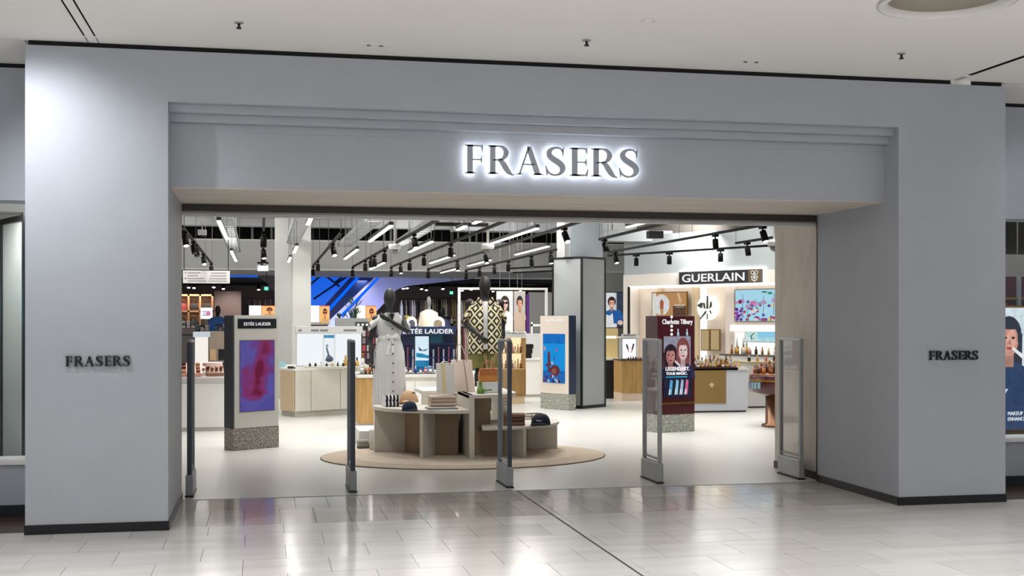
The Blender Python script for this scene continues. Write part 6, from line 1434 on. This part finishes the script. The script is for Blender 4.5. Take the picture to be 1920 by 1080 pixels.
for x in (.05, w_ * .45, w_ - .05): MB().tube((x, .06, .05), (x, .06, 4.2 - t.location.z), .005, 5).build('rod', mat('wire_steel', (120, 120, 120), .5, .5), t)
# ceiling ducts and pale slabs seen under the lintel
for x0, x1, y0, y1, Y, lab in ((1130, 1300, 433, 452, 26.5, 'pale duct right of the square column'), (850, 1045, 418, 432, 27.5, 'pale duct left of the square column')):
    a, b = at(x0, y1, Y), at(x1, y0, Y); tg = thing('air_duct', lab, 'duct', tuple(a)); MB().box(0, b.x - a.x, 0, .5, 0, b.z - a.z).build('duct', mat('duct_white', (150, 154, 158), .5), tg, .01)
    for x in (.3, b.x - a.x - .3): MB().tube((x, .25, b.z - a.z), (x, .25, 4.2 - a.z), .012, 6).build('hanger', mat('wire_steel', (120, 120, 120), .5, .5), tg)
# square clad column: concrete core and framed fabric panels
CP = fl(1091, 767); cr_ = 36; S = .74
ux, uy = math.cos(R(cr_)), math.sin(R(cr_))
cx, cy = CP.x + (ux * S - uy * S) / 2, CP.y + (uy * S + ux * S) / 2
colm = thing('clad_column', 'square column clad in tall grey fabric panels with black frames', 'column', (CP.x, CP.y, .002), cr_)
zc = at(1091, 481, CP.y).z
fab = mat('column_fabric', (170, 174, 176), .7, noise=(.9, .07))
MB().box(.02, S - .02, .012, .03, .06, zc - .03).build('fabric_panel', fab, colm); MB().box(.012, .03, .02, S - .02, .06, zc - .03).build('fabric_panel', fab, colm)
MB().box(.03, S - .012, .03, S - .012, .02, zc - .02).build('core', fab, colm)
for x, y in ((0, 0), (S - .035, 0), (0, S - .035), (S - .035, S - .035)): MB().box(x, x + .035, y, y + .035, 0, zc).build('corner_post', black_m, colm)
for z0, z1 in ((0, .06), (zc - .035, zc)):
    MB().box(.035, S - .035, 0, .03, z0, z1).build('frame_rail', black_m, colm); MB().box(0, .03, .035, S - .035, z0, z1).build('frame_rail', black_m, colm); MB().box(.035, S - .035, S - .03, S, z0, z1).build('frame_rail', black_m, colm); MB().box(S - .03, S, .035, S - .035, z0, z1).build('frame_rail', black_m, colm)
ca = at(1068, 440, cy - .33); cb = at(1130, 440, cy - .33)
struct('column.001', MB().box(ca.x, cb.x, cy - .33, cy + .33, zc + .002, 4.2), mat('column_concrete', (176, 186, 194), .7, noise=(1, .06)))
struct('column_edge.001', MB().box(ca.x - .09, ca.x, cy - .30, cy + .33, zc + .002, 4.2), mat('column_grey', (176, 176, 174), .6))
# hanging direction board
Y = 24.0; a, b = at(343, 531, Y), at(431, 508, Y); t = thing('direction_board', 'pale hanging direction board with two columns of small grey lines of text', 'sign', tuple(a)); w = b.x - a.x; h = b.z - a.z
MB().box(0, w, 0, .04, 0, h).build('board', mat('board_grey', (206, 206, 204), .6), t, .003)
for x in (.02, w - .03): MB().tube((x, .02, h), (x, .02, 4.2 - a.z), .008, 6).build('rod', black_m, t)
for j, z in enumerate((.78, .56, .34, .14)):
    for x0, x1 in ((.10, .10 + (.28, .22, .36, .40)[j]), (.60 - .02 * j, .93)):
        MB().box(w * x0, w * x1, -.004, 0, h * z, h * (z + .09)).build('text_line', mat('text_grey', (150, 146, 144), .6), t)
    if j % 2 == 0: MB().box(w * .045, w * .065, -.004, 0, h * z, h * (z + .11)).build('floor_number', mat('text_dark', (90, 88, 90), .6), t)
# green exit signs and small ceiling spots of the back hall
for px, py, Y, lab in ((500, 541, 33.0, 'green exit sign left of the white column'), (847, 549, 36.0, 'green exit sign over the slate-clad far mannequin')):
    p = at(px, py, Y); t = thing('exit_sign', lab, 'exit sign', tuple(p)); MB().box(-.10, .10, 0, .05, -.06, .06).build('case', mat('exit_case', (20, 70, 66), .5), t); MB().box(-.06, .04, -.006, 0, -.045, .045).build('pictogram', glow('exit_green', (120, 240, 210), 1.2), t); MB().tube((0, .02, .06), (0, .02, 2.96 - p.z if Y > 35 else 3.7 - p.z), .008, 6).build('rod', black_m, t)
sp_n = 0
for px, py, Y in sorted(((354, 540, 40.6), (364, 534, 41.0), (401, 542, 40.0), (419, 536, 42.0), (485, 537, 43.0), (756, 550, 40.6), (763, 562, 40.0), (790, 543, 41.0), (799, 547, 42.5), (830, 551, 40.6), (866, 537, 43.0), (883, 553, 41.5), (924, 534, 44.0), (700, 545, 40.6), (975, 533, 43.0))):
    sp_n += 1; X = at(px, py, Y).x; s = thing('track_spotlight', '%s small bright spotlight from the left under the dark ceiling of the back hall' % ORD[sp_n - 1], 'spotlight', (X, Y, 2.955), 0, 'spotlights of the dark back hall')
    MB().tube((0, 0, 0), (0, 0, -.12), .012, 6).build('stem', track_m, s); MB().tube((0, 0, -.10), (0, -.06, -.24), .055, 10).build('barrel', track_m, s); MB().tube((0, -.06, -.24), (0, -.062, -.245), .05, 10).build('lens', glow('hall_lens', (255, 244, 226), 8), s)
for Y in (40.6, 42.8): struct('hall_track', MB().box(-8, 16, Y, Y + .05, 2.86, 2.9), track_m)
